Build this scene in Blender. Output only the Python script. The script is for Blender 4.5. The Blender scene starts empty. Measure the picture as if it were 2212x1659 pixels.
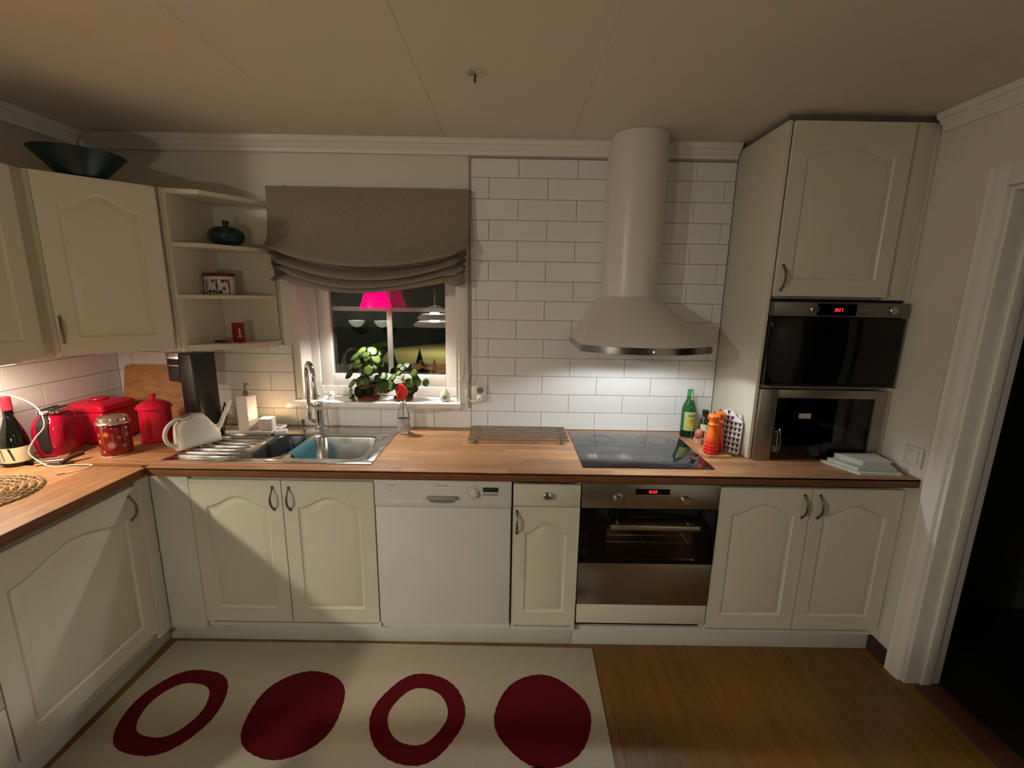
import bpy, bmesh, math, random
from mathutils import Matrix, Vector
R = math.radians
PI = math.pi
SC = bpy.context.scene
COL = SC.collection
random.seed(7)

# ------------------------------------------------------------------ camera
CAM = Vector((0.586, -2.3889, 1.6395))
yaw, pitch, roll = R(0.1522), R(11.4215), R(0.9633)
fx = Vector((math.cos(yaw), -math.sin(yaw), 0))
fw0 = Vector((math.sin(yaw), math.cos(yaw), 0))
up0 = Vector((0, 0, 1))
fwd = fw0 * math.cos(pitch) - up0 * math.sin(pitch)
up = up0 * math.cos(pitch) + fw0 * math.sin(pitch)
rt = fx * math.cos(roll) + up * math.sin(roll)
upv = up * math.cos(roll) - fx * math.sin(roll)
cd = bpy.data.cameras.new('camera')
cd.sensor_width = 36
cd.lens = 959.03 / 2212 * 36
cd.clip_start = 0.05
cd.clip_end = 400
cam = bpy.data.objects.new('camera', cd)
M = Matrix(((rt.x, upv.x, -fwd.x, CAM.x), (rt.y, upv.y, -fwd.y, CAM.y), (rt.z, upv.z, -fwd.z, CAM.z), (0, 0, 0, 1)))
cam.matrix_world = M
COL.objects.link(cam)
SC.camera = cam

# ------------------------------------------------------------------ exposure
SC.view_settings.view_transform = 'Standard'
SC.view_settings.look = 'None'
SC.view_settings.gamma = 1
SC.view_settings.use_curve_mapping = False
SC.view_settings.exposure = 0.0

# ------------------------------------------------------------------ night sky
W = bpy.data.worlds.new('night_sky')
SC.world = W
W.use_nodes = True
wn = W.node_tree
wn.nodes.clear()
tc = wn.nodes.new('ShaderNodeTexCoord')
sx = wn.nodes.new('ShaderNodeSeparateXYZ')
rp = wn.nodes.new('ShaderNodeValToRGB')
bg = wn.nodes.new('ShaderNodeBackground')
wo = wn.nodes.new('ShaderNodeOutputWorld')
wn.links.new(tc.outputs['Generated'], sx.inputs[0])
wn.links.new(sx.outputs['Z'], rp.inputs[0])
wn.links.new(rp.outputs[0], bg.inputs[0])
wn.links.new(bg.outputs[0], wo.inputs[0])
rp.color_ramp.elements[0].position = 0.0
rp.color_ramp.elements[0].color = (0.012, 0.012, 0.007, 1)
rp.color_ramp.elements[1].position = 0.5
rp.color_ramp.elements[1].color = (0.004, 0.005, 0.005, 1)
bg.inputs[1].default_value = 1.0

# ------------------------------------------------------------------ lights (all but the added oven light sit in lamps built below)
def light(name, kind, loc, power, color, radius=0.05, **k):
    d = bpy.data.lights.new(name, kind)
    d.energy = power
    d.color = color
    if kind in ('POINT', 'SPOT'):
        d.shadow_soft_size = radius
    for a, b in k.items():
        setattr(d, a, b)
    o = bpy.data.objects.new(name, d)
    o.location = loc
    COL.objects.link(o)
    return o
WARM = (1.0, 0.97, 0.81)
light('dining_light', 'POINT', (-0.32, -2.55, 1.363), 40, WARM, 0.07)
light('left_room_light', 'POINT', (-2.3, -3.5, 2.235), 168, WARM, 0.07)
light('room_light', 'POINT', (1.7, -2.75, 2.035), 8, WARM, 0.07)
for hx_ in (1.05, 1.33):
    light('hood_light', 'SPOT', (hx_, -0.40, 1.390), 8.5, (0.95, 0.98, 1.0), 0.02, spot_size=R(149), spot_blend=0.2)
    light('hood_light', 'SPOT', (hx_, -0.40, 1.390), 4.0, (0.95, 0.98, 1.0), 0.02, spot_size=R(120), spot_blend=1.0)
light('window_light', 'SPOT', (-0.137, 0.0, 1.60), 30, (1.0, 0.93, 0.85), 0.03, spot_size=R(130), spot_blend=0.6)
u_l = light('undercabinet_light', 'AREA', (-1.37, -0.84, 1.338), 6.5, (1.0, 0.77, 0.58), shape='RECTANGLE', size=0.05, size_y=0.3)
light('added_oven_light', 'POINT', (1.215, -0.20, 0.665), 2.2, (1.0, 0.72, 0.40), 0.02)  # added inside the oven to light up the orange stand-in dish
light('candle_light', 'POINT', (-0.700, -0.113, 0.984), 0.45, (1.0, 0.62, 0.28), 0.006)

# ------------------------------------------------------------------ materials
MATS = {}
def mat(name, color, rough=0.5, metal=0.0, spec=0.5, var=0.0, scale=6.0, bump=0.0, bscale=80.0, stretch=None,
        emit=None, estr=0.0, trans=0.0, ior=1.45, coat=0.0, objvar=0.0, color2=None, alpha=None, rvar=0.0):
    if name in MATS:
        return MATS[name]
    m = bpy.data.materials.new(name)
    m.use_nodes = True
    nt = m.node_tree
    p = nt.nodes['Principled BSDF']
    c = (*color, 1)
    p.inputs['Base Color'].default_value = c
    p.inputs['Roughness'].default_value = rough
    p.inputs['Metallic'].default_value = metal
    p.inputs['Specular IOR Level'].default_value = spec
    p.inputs['IOR'].default_value = ior
    p.inputs['Transmission Weight'].default_value = trans
    p.inputs['Coat Weight'].default_value = coat
    if emit:
        p.inputs['Emission Color'].default_value = (*emit, 1)
        p.inputs['Emission Strength'].default_value = estr
    t = nt.nodes.new('ShaderNodeTexCoord')
    mp = nt.nodes.new('ShaderNodeMapping')
    nt.links.new(t.outputs['Object'], mp.inputs[0])
    if stretch:
        mp.inputs['Scale'].default_value = stretch
    vec = mp.outputs[0]
    if objvar:
        oi = nt.nodes.new('ShaderNodeObjectInfo')
        ad = nt.nodes.new('ShaderNodeVectorMath')
        ad.operation = 'ADD'
        mu = nt.nodes.new('ShaderNodeMath')
        mu.operation = 'MULTIPLY'
        mu.inputs[1].default_value = 37.0
        nt.links.new(oi.outputs['Random'], mu.inputs[0])
        nt.links.new(vec, ad.inputs[0])
        nt.links.new(mu.outputs[0], ad.inputs[1])
        vec = ad.outputs[0]
    src = None
    if var or color2:
        n = nt.nodes.new('ShaderNodeTexNoise')
        n.inputs['Scale'].default_value = scale
        n.inputs['Detail'].default_value = 5
        nt.links.new(vec, n.inputs['Vector'])
        r = nt.nodes.new('ShaderNodeValToRGB')
        c2 = color2 if color2 else tuple(x * (1 - var) for x in color)
        r.color_ramp.elements[0].position = 0.3
        r.color_ramp.elements[0].color = (*c2, 1)
        r.color_ramp.elements[1].position = 0.7
        r.color_ramp.elements[1].color = c
        nt.links.new(n.outputs['Fac'], r.inputs[0])
        src = r.outputs[0]
        nt.links.new(src, p.inputs['Base Color'])
        if rvar:
            mr = nt.nodes.new('ShaderNodeMapRange')
            mr.inputs[3].default_value = max(0.02, rough - rvar)
            mr.inputs[4].default_value = rough + rvar
            nt.links.new(n.outputs['Fac'], mr.inputs[0])
            nt.links.new(mr.outputs[0], p.inputs['Roughness'])
    if objvar:
        h = nt.nodes.new('ShaderNodeHueSaturation')
        m1 = nt.nodes.new('ShaderNodeMapRange')
        m1.inputs[3].default_value = 1 - objvar
        m1.inputs[4].default_value = 1 + objvar
        nt.links.new(oi.outputs['Random'], m1.inputs[0])
        nt.links.new(m1.outputs[0], h.inputs['Value'])
        if src:
            nt.links.new(src, h.inputs['Color'])
        else:
            h.inputs['Color'].default_value = c
        nt.links.new(h.outputs[0], p.inputs['Base Color'])
    if bump:
        n2 = nt.nodes.new('ShaderNodeTexNoise')
        n2.inputs['Scale'].default_value = bscale
        n2.inputs['Detail'].default_value = 3
        nt.links.new(vec, n2.inputs['Vector'])
        b = nt.nodes.new('ShaderNodeBump')
        b.inputs['Strength'].default_value = bump
        b.inputs['Distance'].default_value = 0.004
        nt.links.new(n2.outputs['Fac'], b.inputs['Height'])
        nt.links.new(b.outputs[0], p.inputs['Normal'])
    MATS[name] = m
    return m

WALL = mat('wall_paint', (0.70, 0.66, 0.57), 0.75, var=0.04, scale=3, bump=0.05, bscale=60)
DINE = mat('darkened_dining_wall', (0.06, 0.065, 0.05), 0.8, var=0.06, scale=3)  # dimness put into the colour so the panes mirror a dark room
CEIL = mat('ceiling_paint', (0.68, 0.63, 0.54), 0.7, var=0.04, scale=3)
CREAM = mat('cream_lacquer', (0.66, 0.62, 0.50), 0.38, var=0.03, scale=4)
PLINTH = mat('plinth_laminate', (0.58, 0.57, 0.50), 0.45, var=0.04, scale=5)
CARC = mat('white_melamine', (0.66, 0.63, 0.55), 0.4, var=0.03)
TRIM = mat('trim_paint', (0.74, 0.71, 0.65), 0.4, var=0.03)
TILE = mat('white_glazed_tile', (0.76, 0.755, 0.74), 0.17, var=0.03, scale=5, objvar=0.015, bump=0.02, bscale=12)
GROUT = mat('grey_grout', (0.30, 0.29, 0.27), 0.85, var=0.1, scale=40)
APPL = mat('white_enamel', (0.68, 0.655, 0.61), 0.25, var=0.02)
STEEL = mat('brushed_steel', (0.52, 0.50, 0.47), 0.30, 1.0, var=0.12, scale=10, stretch=(1, 1, 60), rvar=0.08)
SINKS = mat('sink_steel', (0.56, 0.55, 0.52), 0.22, 1.0, var=0.1, scale=14, rvar=0.06)
CHROME = mat('chrome', (0.80, 0.79, 0.77), 0.06, 1.0, var=0.03)
PEWTER = mat('pewter', (0.26, 0.23, 0.18), 0.42, 1.0, var=0.2, scale=30)
BLACKG = mat('black_glass', (0.003, 0.003, 0.003), 0.05, spec=0.3, var=0.2)
HOBG = mat('hob_glass', (0.012, 0.012, 0.013), 0.03, spec=0.9, var=0.2, ior=1.6)
BLACKP = mat('black_plastic', (0.012, 0.011, 0.010), 0.30, var=0.2)
DARK = mat('dark_gap', (0.006, 0.006, 0.005), 0.9, var=0.1)
OAK = mat('oak_stave', (0.44, 0.245, 0.118), 0.40, var=0.0, scale=7, stretch=(1.6, 14, 14), color2=(0.30, 0.145, 0.06), objvar=0.24, rvar=0.06)
OAKY = mat('oak_stave_side', (0.44, 0.245, 0.118), 0.40, scale=7, stretch=(14, 1.6, 14), color2=(0.30, 0.145, 0.06), objvar=0.24, rvar=0.06)
OAKE = mat('oak_edge', (0.20, 0.085, 0.032), 0.45, scale=6, stretch=(2, 2, 18), color2=(0.13, 0.05, 0.018))
FLOORM = mat('floor_plank_wood', (0.20, 0.098, 0.02), 0.42, scale=5, stretch=(9, 1.0, 9), color2=(0.15, 0.068, 0.013), objvar=0.10)
BOARD = mat('board_wood', (0.50, 0.26, 0.11), 0.5, scale=6, stretch=(3, 3, 9), color2=(0.34, 0.15, 0.05), bump=0.03)
REDL = mat('red_lacquer', (0.62, 0.010, 0.040), 0.30, var=0.08, scale=20)
REDG = mat('red_gloss', (0.34, 0.006, 0.03), 0.14, var=0.1, scale=10)
REDP = mat('red_plastic', (0.75, 0.03, 0.02), 0.35, var=0.05)
TEAL = mat('teal_glaze', (0.004, 0.028, 0.034), 0.35, var=0.4, scale=20)
WHITEP = mat('white_plastic', (0.66, 0.65, 0.57), 0.38, var=0.03, bump=0.02, bscale=200)
CERAM = mat('white_ceramic', (0.70, 0.65, 0.57), 0.35, var=0.05)
LINEN = mat('taupe_linen', (0.50, 0.43, 0.33), 0.95, spec=0.1, var=0.15, scale=120, bump=0.25, bscale=300)
TERRA = mat('terracotta', (0.22, 0.065, 0.03), 0.85, var=0.25, scale=25)
SOIL = mat('soil', (0.03, 0.02, 0.012), 0.95, var=0.4, scale=60)
LEAF = mat('pilea_leaf', (0.12, 0.19, 0.04), 0.33, var=0.0, scale=30, color2=(0.065, 0.125, 0.03), objvar=0.22)
STEMM = mat('petiole', (0.25, 0.30, 0.11), 0.5, var=0.15, scale=30)
GLASS = mat('window_glass', (1, 1, 1), 0.0, trans=1.0, ior=1.5, var=0.001)
CLEAR = mat('clear_glass', (0.95, 0.97, 0.96), 0.02, trans=1.0, ior=1.3, var=0.02)
GREENG = mat('green_glass', (0.05, 0.36, 0.10), 0.04, trans=0.85, ior=1.4, var=0.05)
WINEG = mat('wine_glass_dark', (0.003, 0.004, 0.002), 0.06, var=0.2)
RUG = mat('cream_rug', (0.51, 0.465, 0.36), 0.95, spec=0.05, var=0.12, scale=220, bump=0.35, bscale=320)
RUGR = mat('dark_red_rug', (0.105, 0.007, 0.011), 0.95, spec=0.05, var=0.2, scale=220, bump=0.35, bscale=320)
DKRED = mat('dark_red_skirting', (0.055, 0.022, 0.018), 0.5, var=0.2)
RUBBER = mat('grey_rubber', (0.10, 0.10, 0.095), 0.6, var=0.1)
GREYP = mat('grey_plastic', (0.30, 0.295, 0.26), 0.4, var=0.05)
PAPER = mat('paper_white', (0.66, 0.66, 0.62), 0.6, var=0.04)
ORANGE = mat('orange_glaze', (0.80, 0.17, 0.015), 0.18, var=0.1, coat=0.3)
BLUEC = mat('blue_cloth', (0.105, 0.29, 0.35), 0.95, spec=0.1, var=0.15, scale=90, bump=0.3, bscale=220)
WICKER = mat('wicker', (0.40, 0.29, 0.16), 0.8, color2=(0.13, 0.08, 0.035), scale=70, bump=0.5, bscale=120)
HALLDIM = mat('unlit_hall_wall', (0.055, 0.055, 0.055), 0.8, var=0.1)  # hall wall and floor near-black, the lack of light put into their colours
HALLF = mat('unlit_hall_floor', (0.010, 0.010, 0.010), 0.7, var=0.2)
LED = mat('red_led', (0.3, 0.0, 0.0), 0.5, emit=(1.0, 0.03, 0.03), estr=2.6, var=0.01)
LABELM = mat('cream_label', (0.62, 0.56, 0.36), 0.6, var=0.06, scale=30)
INK = mat('dark_ink', (0.02, 0.018, 0.015), 0.6, var=0.1)
GINK = mat('grey_ink', (0.22, 0.21, 0.18), 0.6, var=0.1)

# ------------------------------------------------------------------ helpers
TF = {}
LOCAL = set()
def thing(name, label, cat, loc=(0, 0, 0), rz=0.0, group=None, local=False, kind=None):
    o = bpy.data.objects.new(name, None)
    o.empty_display_size = 0.05
    COL.objects.link(o)
    o.location = loc
    o.rotation_euler = (0, 0, rz)
    if label: o['label'] = label
    if cat: o['category'] = cat
    if group: o['group'] = group
    if kind: o['kind'] = kind
    TF[o] = Matrix.Translation(loc) @ Matrix.Rotation(rz, 4, 'Z')
    if local: LOCAL.add(o)
    return o
def ob(name, bm, m, parent=None, smooth=True, ang=38, label=None, cat=None, group=None, kind=None):
    me = bpy.data.meshes.new(name)
    if parent is not None and parent not in LOCAL:
        bm.transform(TF[parent].inverted())
    bmesh.ops.recalc_face_normals(bm, faces=bm.faces[:])
    if smooth:
        for f in bm.faces: f.smooth = True
    bm.to_mesh(me)
    bm.free()
    if smooth:
        me.set_sharp_from_angle(angle=R(ang))
    for x in (m if isinstance(m, (list, tuple)) else [m]):
        me.materials.append(x)
    o = bpy.data.objects.new(name, me)
    COL.objects.link(o)
    if parent is not None:
        o.parent = parent
        TF[o] = TF[parent]
        if parent in LOCAL: LOCAL.add(o)
    else:
        TF[o] = Matrix.Identity(4)
    if label: o['label'] = label
    if cat: o['category'] = cat
    if group: o['group'] = group
    if kind: o['kind'] = kind
    return o
def NB(): return bmesh.new()
def box(bm, x0, x1, y0, y1, z0, z1, bev=0.0, seg=2, mi=0):
    mx = Matrix.Translation(((x0 + x1) / 2, (y0 + y1) / 2, (z0 + z1) / 2)) @ Matrix.Diagonal((x1 - x0, y1 - y0, z1 - z0, 1))
    r = bmesh.ops.create_cube(bm, size=1.0, matrix=mx)
    vs = r['verts']
    fs = {f for v in vs for f in v.link_faces}
    for f in fs: f.material_index = mi
    if bev > 0:
        es = list({e for v in vs for e in v.link_edges})
        bmesh.ops.bevel(bm, geom=es, offset=bev, segments=seg, affect='EDGES', profile=0.5, clamp_overlap=True)
    return bm
def B(x0, x1, y0, y1, z0, z1, bev=0.0, seg=2): return box(NB(), x0, x1, y0, y1, z0, z1, bev, seg)
def lathe(bm, prof, c=(0, 0, 0), seg=28, mi=0, sx=1.0, sy=1.0, mx=None):
    rings = []
    for r, z in prof:
        if r < 1e-6:
            rings.append([bm.verts.new((c[0], c[1], c[2] + z))])
        else:
            rings.append([bm.verts.new((c[0] + sx * r * math.cos(2 * PI * i / seg), c[1] + sy * r * math.sin(2 * PI * i / seg), c[2] + z)) for i in range(seg)])
    nv = [v for r in rings for v in r]
    for a, b in zip(rings, rings[1:]):
        for i in range(seg):
            j = (i + 1) % seg
            if len(a) == 1 and len(b) == 1: continue
            if len(a) == 1: f = bm.faces.new((a[0], b[i], b[j]))
            elif len(b) == 1: f = bm.faces.new((a[i], a[j], b[0]))
            else: f = bm.faces.new((a[i], a[j], b[j], b[i]))
            f.material_index = mi
    if mx is not None:
        bmesh.ops.transform(bm, matrix=mx, verts=nv)
    return bm
def L(prof, c=(0, 0, 0), seg=28, **k): return lathe(NB(), prof, c, seg, **k)
def cyl(bm, p0, p1, r, seg=16, mi=0): return tube(bm, [p0, p1], r, seg, mi)
def tube(bm, pts, r, seg=10, mi=0, cap=True):
    pts = [Vector(p) for p in pts]
    n = len(pts)
    rr = r if isinstance(r, (list, tuple)) else [r] * n
    tang = []
    for i in range(n):
        a = pts[max(i - 1, 0)]
        b = pts[min(i + 1, n - 1)]
        tang.append((b - a).normalized())
    ref = Vector((0, 0, 1)) if abs(tang[0].z) < 0.9 else Vector((1, 0, 0))
    u = tang[0].cross(ref).normalized()
    rings = []
    for i in range(n):
        t = tang[i]
        u = (u - t * u.dot(t)).normalized()
        v = t.cross(u)
        rings.append([bm.verts.new(pts[i] + (u * math.cos(2 * PI * k / seg) + v * math.sin(2 * PI * k / seg)) * rr[i]) for k in range(seg)])
    for a, b in zip(rings, rings[1:]):
        for k in range(seg):
            j = (k + 1) % seg
            bm.faces.new((a[k], a[j], b[j], b[k])).material_index = mi
    if cap:
        bm.faces.new(rings[0][::-1]).material_index = mi
        bm.faces.new(rings[-1]).material_index = mi
    return bm
def T(pts, r, seg=10): return tube(NB(), pts, r, seg)
def smooth_path(pts, k=6):
    P = [Vector(p) for p in pts]
    out = []
    for i in range(len(P) - 1):
        p0, p1, p2, p3 = P[max(i - 1, 0)], P[i], P[i + 1], P[min(i + 2, len(P) - 1)]
        for s in range(k):
            t = s / k
            out.append(0.5 * ((2 * p1) + (p2 - p0) * t + (2 * p0 - 5 * p1 + 4 * p2 - p3) * t * t + (3 * p1 - p0 - 3 * p2 + p3) * t ** 3))
    out.append(P[-1])
    return out
def prism(bm, poly, a0, a1, axis='z', mi=0, bev=0.0):
    def mk(p, h):
        if axis == 'z': return (p[0], p[1], h)
        if axis == 'y': return (p[0], h, p[1])
        return (h, p[0], p[1])
    A = [bm.verts.new(mk(p, a0)) for p in poly]
    Bv = [bm.verts.new(mk(p, a1)) for p in poly]
    n = len(poly)
    fs = [bm.faces.new(A[::-1]), bm.faces.new(Bv)]
    for i in range(n):
        j = (i + 1) % n
        fs.append(bm.faces.new((A[i], A[j], Bv[j], Bv[i])))
    for f in fs: f.material_index = mi
    if bev:
        es = [e for v in Bv for e in v.link_edges if e.other_vert(v) in Bv] 
        bmesh.ops.bevel(bm, geom=list(set(es)), offset=bev, segments=2, affect='EDGES', profile=0.5, clamp_overlap=True)
    return bm
def PR(poly, a0, a1, axis='z', bev=0.0): return prism(NB(), poly, a0, a1, axis, 0, bev)
def struct(name, bm, m, parent=None, smooth=False):
    o = ob(name, bm, m, parent, smooth)
    if parent is None: o['kind'] = 'structure'
    return o
def text_part(name, s, m, parent, loc, size, rot=(PI / 2, 0, 0)):
    cu = bpy.data.curves.new('txt', 'FONT')
    cu.body = s
    cu.size = size
    cu.align_x = 'CENTER'
    cu.align_y = 'CENTER'
    cu.extrude = 0.0002
    t = bpy.data.objects.new('txt', cu)
    me = bpy.data.meshes.new_from_object(t)
    bpy.data.objects.remove(t)
    mxx = Matrix.Translation(loc) @ Matrix.LocRotScale(None, __import__('mathutils').Euler(rot), None)
    bm = NB()
    bm.from_mesh(me)
    bm.transform(mxx)
    bpy.data.meshes.remove(me)
    return ob(name, bm, m, parent, smooth=False)
SEG7 = {'0': 'abcdef', '1': 'bc', '2': 'abged', '3': 'abgcd', '4': 'fgbc', '5': 'afgcd', '6': 'afgedc', '7': 'abc', '8': 'abcdefg', '9': 'abcdfg'}
def seven(bm, s, x, y, z, h):
    w = h * 0.52
    t = h * 0.13
    def seg(x0, z0, x1, z1):
        sh = lambda zz: (zz - z) * 0.15
        pl = [(x0 + sh(z0), z0), (x1 + sh(z0), z0), (x1 + sh(z1), z1), (x0 + sh(z1), z1)]
        prism(bm, pl, y, y - 0.0008, 'y')
    for ch in s:
        if ch == '.':
            seg(x - t, z, x + t * 0.4, z + t * 1.4)
            x += t * 1.8
            continue
        for c in SEG7[ch]:
            if c == 'a': seg(x, z + h - t, x + w, z + h)
            if c == 'd': seg(x, z, x + w, z + t)
            if c == 'g': seg(x, z + h / 2 - t / 2, x + w, z + h / 2 + t / 2)
            if c == 'f': seg(x, z + h / 2, x + t, z + h)
            if c == 'e': seg(x, z, x + t, z + h / 2)
            if c == 'b': seg(x + w - t, z + h / 2, x + w, z + h)
            if c == 'c': seg(x + w - t, z, x + w, z + h / 2)
        x += w + h * 0.28
    return bm

XL, XR, ZC = -1.555, 2.33, 2.38      # left wall, right wall, ceiling
YB = -5.4                            # rear of the dining end

# ------------------------------------------------------------------ floor and its planks
fl = struct('floor', B(-4.2, 2.475, YB, 0.0, -0.06, -0.012), DARK)
PW, PLN = 0.14, 1.3
pmesh = {}
def plank(name, w, l, h, m, parent, x, y, z, bev=0.0012):
    key = (name, round(w, 4), round(l, 4), round(h, 4))
    if key not in pmesh:
        bm = B(0, w, 0, l, -h, 0, bev, 1)
        me = bpy.data.meshes.new(name)
        bm.to_mesh(me)
        bm.free()
        me.materials.append(m)
        pmesh[key] = me
    o = bpy.data.objects.new(name, pmesh[key])
    COL.objects.link(o)
    o.location = (x, y, z)
    o.parent = parent
    return o
x = -1.5
i = 0
while x < 2.47:
    w = min(PW - 0.0006, 2.472 - x)
    y = -0.02 - (i * 0.43 % PLN)
    segs = []
    y1 = -0.02
    while y1 > -4.0:
        y0 = max(y if y < y1 - 0.05 else y1 - PLN, -4.0)
        plank('floor_plank', w, y1 - y0 - 0.0006, 0.0119, FLOORM, fl, x, y0, 0)
        y1 = y0
        y = y1 - PLN
    x += PW
    i += 1
# dining end of the floor, behind the camera
bm = B(-4.2, -1.502, YB, -1.90, -0.0119, 0)
box(bm, -1.5, 2.472, YB, -4.002, -0.0119, 0)
ob('floor_boards', bm, FLOORM, fl, False)

# ------------------------------------------------------------------ ceiling panels
ce = struct('ceiling', B(-4.2, 2.6, YB, 0.2, ZC + 0.012, ZC + 0.06), DARK)
px = [-4.2, -3.41, -2.8, -2.19, -1.58, -0.97, -0.36, 0.25, 0.86, 1.47, 2.08, 2.5]
for a, b in zip(px, px[1:]):
    bm = B(a + 0.0004, b - 0.0004, YB, 0.006, ZC, ZC + 0.0119, 0.0008, 1)
    ob('ceiling_panel', bm, CEIL, ce, False)

# ------------------------------------------------------------------ walls
OX0, OX1, OZ0, OZ1 = -0.565, 0.300, 1.05, 2.06
bm = NB()
box(bm, XL - 0.2, OX0, 0.007, 0.22, -0.05, ZC)
box(bm, OX1, 2.6, 0.007, 0.22, -0.05, ZC)
box(bm, OX0, OX1, 0.007, 0.22, -0.05, OZ0 - 0.03)
box(bm, OX0, OX1, 0.007, 0.22, OZ1, ZC)
wb = struct('wall_back', bm, WALL)
wl = struct('wall_left', B(XL - 0.2, XL - 0.007, -1.86, 0.007, -0.05, ZC), WALL)
bm = NB()
DY0, DY1, DZ = -1.56, -0.727, 2.04
box(bm, XR, 2.475, DY1, 0.007, -0.05, ZC)
box(bm, XR, 2.475, DY0, DY1, DZ, ZC)
box(bm, XR, 2.475, YB, DY0, -0.05, ZC)
wr = struct('wall_right', bm, WALL)
struct('wall_rear', B(-4.2, 2.6, YB - 0.1, YB, -0.05, ZC), DINE)
struct('wall_dining_left', B(-4.3, -4.2, YB, -1.86, -0.05, ZC), DINE)
struct('wall_dining_back', B(-4.2, XL - 0.2005, -1.90, -1.86, -0.05, ZC), WALL)
# unlit hall beyond the doorway
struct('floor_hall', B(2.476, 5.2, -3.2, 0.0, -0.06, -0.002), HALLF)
struct('wall_hall_back', B(2.476, 5.2, -0.25, -0.15, -0.0, 2.5), HALLDIM)
struct('wall_hall_far', B(5.2, 5.3, -3.2, -0.15, -0.0, 2.5), HALLDIM)
struct('wall_hall_front', B(2.476, 5.2, -3.3, -3.2, 0, 2.5), HALLDIM)
struct('ceiling_hall', B(2.476, 5.2, -3.2, -0.15, 2.5, 2.56), HALLDIM)

# tiles: 10 x 30 cm, brick bond, each one a piece of its wall
TW, TH, GAP = 0.2974, 0.101, 0.0024
tmesh = {}
def tile_piece(parent, w, h, loc, rz):
    key = (round(w, 3), round(h, 3))
    if key not in tmesh:
        bm = B(0, w, -0.0075, 0, 0, h, 0.0012, 1)
        me = bpy.data.meshes.new('wall_tile')
        bm.to_mesh(me)
        bm.free()
        me.materials.append(TILE)
        tmesh[key] = me
    o = bpy.data.objects.new('wall_tile', tmesh[key])
    COL.objects.link(o)
    o.location = loc
    o.rotation_euler = (0, 0, rz)
    o.parent = parent
def tile_region(parent, u0, u1, z0, z1, uo, put):
    j = math.floor((z0 - 1.0) / TH + 1e-6)
    while 1.0 + j * TH < z1 - 0.004:
        a, b = max(1.0 + j * TH, z0), min(1.0 + (j + 1) * TH, z1)
        off = uo + (0.5 * TW if j % 2 else 0)
        k = math.floor((u0 - off) / TW)
        while off + k * TW < u1 - 0.004:
            c, d = max(off + k * TW, u0), min(off + (k + 1) * TW, u1)
            if d - c > 0.008 and b - a > 0.008:
                put(c + GAP / 2, d - c - GAP, a + GAP / 2, b - a - GAP)
            k += 1
        j += 1
putb = lambda c, w, a, h: tile_piece(wb, w, h, (c, 0.0065, a), 0)
putl = lambda c, w, a, h: tile_piece(wl, w, h, (XL - 0.0065, c, a), PI / 2)
WT = 0.901
tile_region(wb, 0.368, 1.70, WT, 2.302, 0.6086, putb)
tile_region(wb, -0.60, 0.368, WT, 1.018, 0.6086, putb)
tile_region(wb, XL, -0.60, WT, 1.352, 0.6086, putb)
tile_region(wl, -1.84, 0.0, WT, 1.352, -0.405 - 0.5 * TW, putl)
bm = NB()
box(bm, XL, 0.368, 0.0035, 0.0072, 0.9, 1.02)
box(bm, XL, -0.60, 0.0035, 0.0072, 1.02, 1.353)
box(bm, 0.366, 1.70, 0.0035, 0.0072, 0.9, 2.302)
ob('grout', bm, GROUT, wb, False)
ob('grout', B(XL - 0.0072, XL - 0.0035, -1.84, 0.0, 0.9, 1.353), GROUT, wl, False)
ob('tile_edge_strip', B(0.356, 0.367, -0.004, 0.0070, 1.02, 2.312, 0.001, 1), mat('grey_trim', (0.36, 0.34, 0.29), 0.5, var=0.05), wb, False)
ob('tile_edge_strip', B(0.368, 1.70, -0.004, 0.0070, 2.303, 2.312, 0.001, 1), MATS['grey_trim'], wb, False)

# cornices
def cornice(name, pts_axis, prof):
    return struct(name, prof, TRIM)
cp = [(0.0, 2.312), (-0.012, 2.312), (-0.016, 2.328), (-0.022, 2.334), (-0.036, 2.352), (-0.044, 2.356), (-0.05, 2.368), (-0.05, 2.379), (0.0, 2.379)]
bm = NB()
prism(bm, cp, XL, 1.05, 'x')
prism(bm, cp, 1.315, 1.695, 'x')
struct('trim_1', bm, TRIM)
bm = prism(NB(), [(XR + p[0], p[1]) for p in cp], YB, -0.425, 'y')
struct('trim_2', bm, TRIM)
bm = prism(NB(), [(XL - p[0], p[1]) for p in cp], -1.86, -0.05, 'y')
struct('trim_3', bm, TRIM)
# skirting on the right wall
struct('baseboard_right', B(2.312, XR - 0.0005, -0.655, -0.535, 0.0, 0.075, 0.003), DKRED)
struct('baseboard_right_front', B(2.312, XR - 0.0005, -3.9, DY0 - 0.09, 0.0, 0.075, 0.003), DKRED)
# doorway: casing and jamb
dn = thing('door_1', None, None, (2.4, DY1, 0), kind='structure')
def casing(bm, y0, y1, z0, z1, flip=1):
    w = y1 - y0
    pr = [(0, 0), (0.02, 0.0), (0.024, 0.1), (0.020, 0.25), (0.023, 0.5), (0.020, 0.78), (0.016, 0.95), (0.010, 1.0), (0, 1.0)]
    pl = [(XR - a, (y1 - b * w) if flip > 0 else (y0 + b * w)) for a, b in pr]
    prism(bm, pl, z0, z1, 'z')
bm = NB()
casing(bm, DY1 - 0.0, DY1 + 0.072, 0.0, DZ + 0.075)
ob('casing', bm, TRIM, dn)
bm = NB()
casing(bm, DY0 - 0.072, DY0, 0.0, DZ + 0.075, -1)
ob('casing', bm, TRIM, dn)
ob('head_casing', B(2.31, XR - 0.0005, DY0 + 0.0005, DY1 - 0.0005, DZ, DZ + 0.074, 0.004), TRIM, dn)
bm = NB()
box(bm, 2.325, 2.48, DY1 - 0.018, DY1 - 0.0005, 0, DZ - 0.0005, 0.003)
ob('jamb', bm, TRIM, dn)
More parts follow.
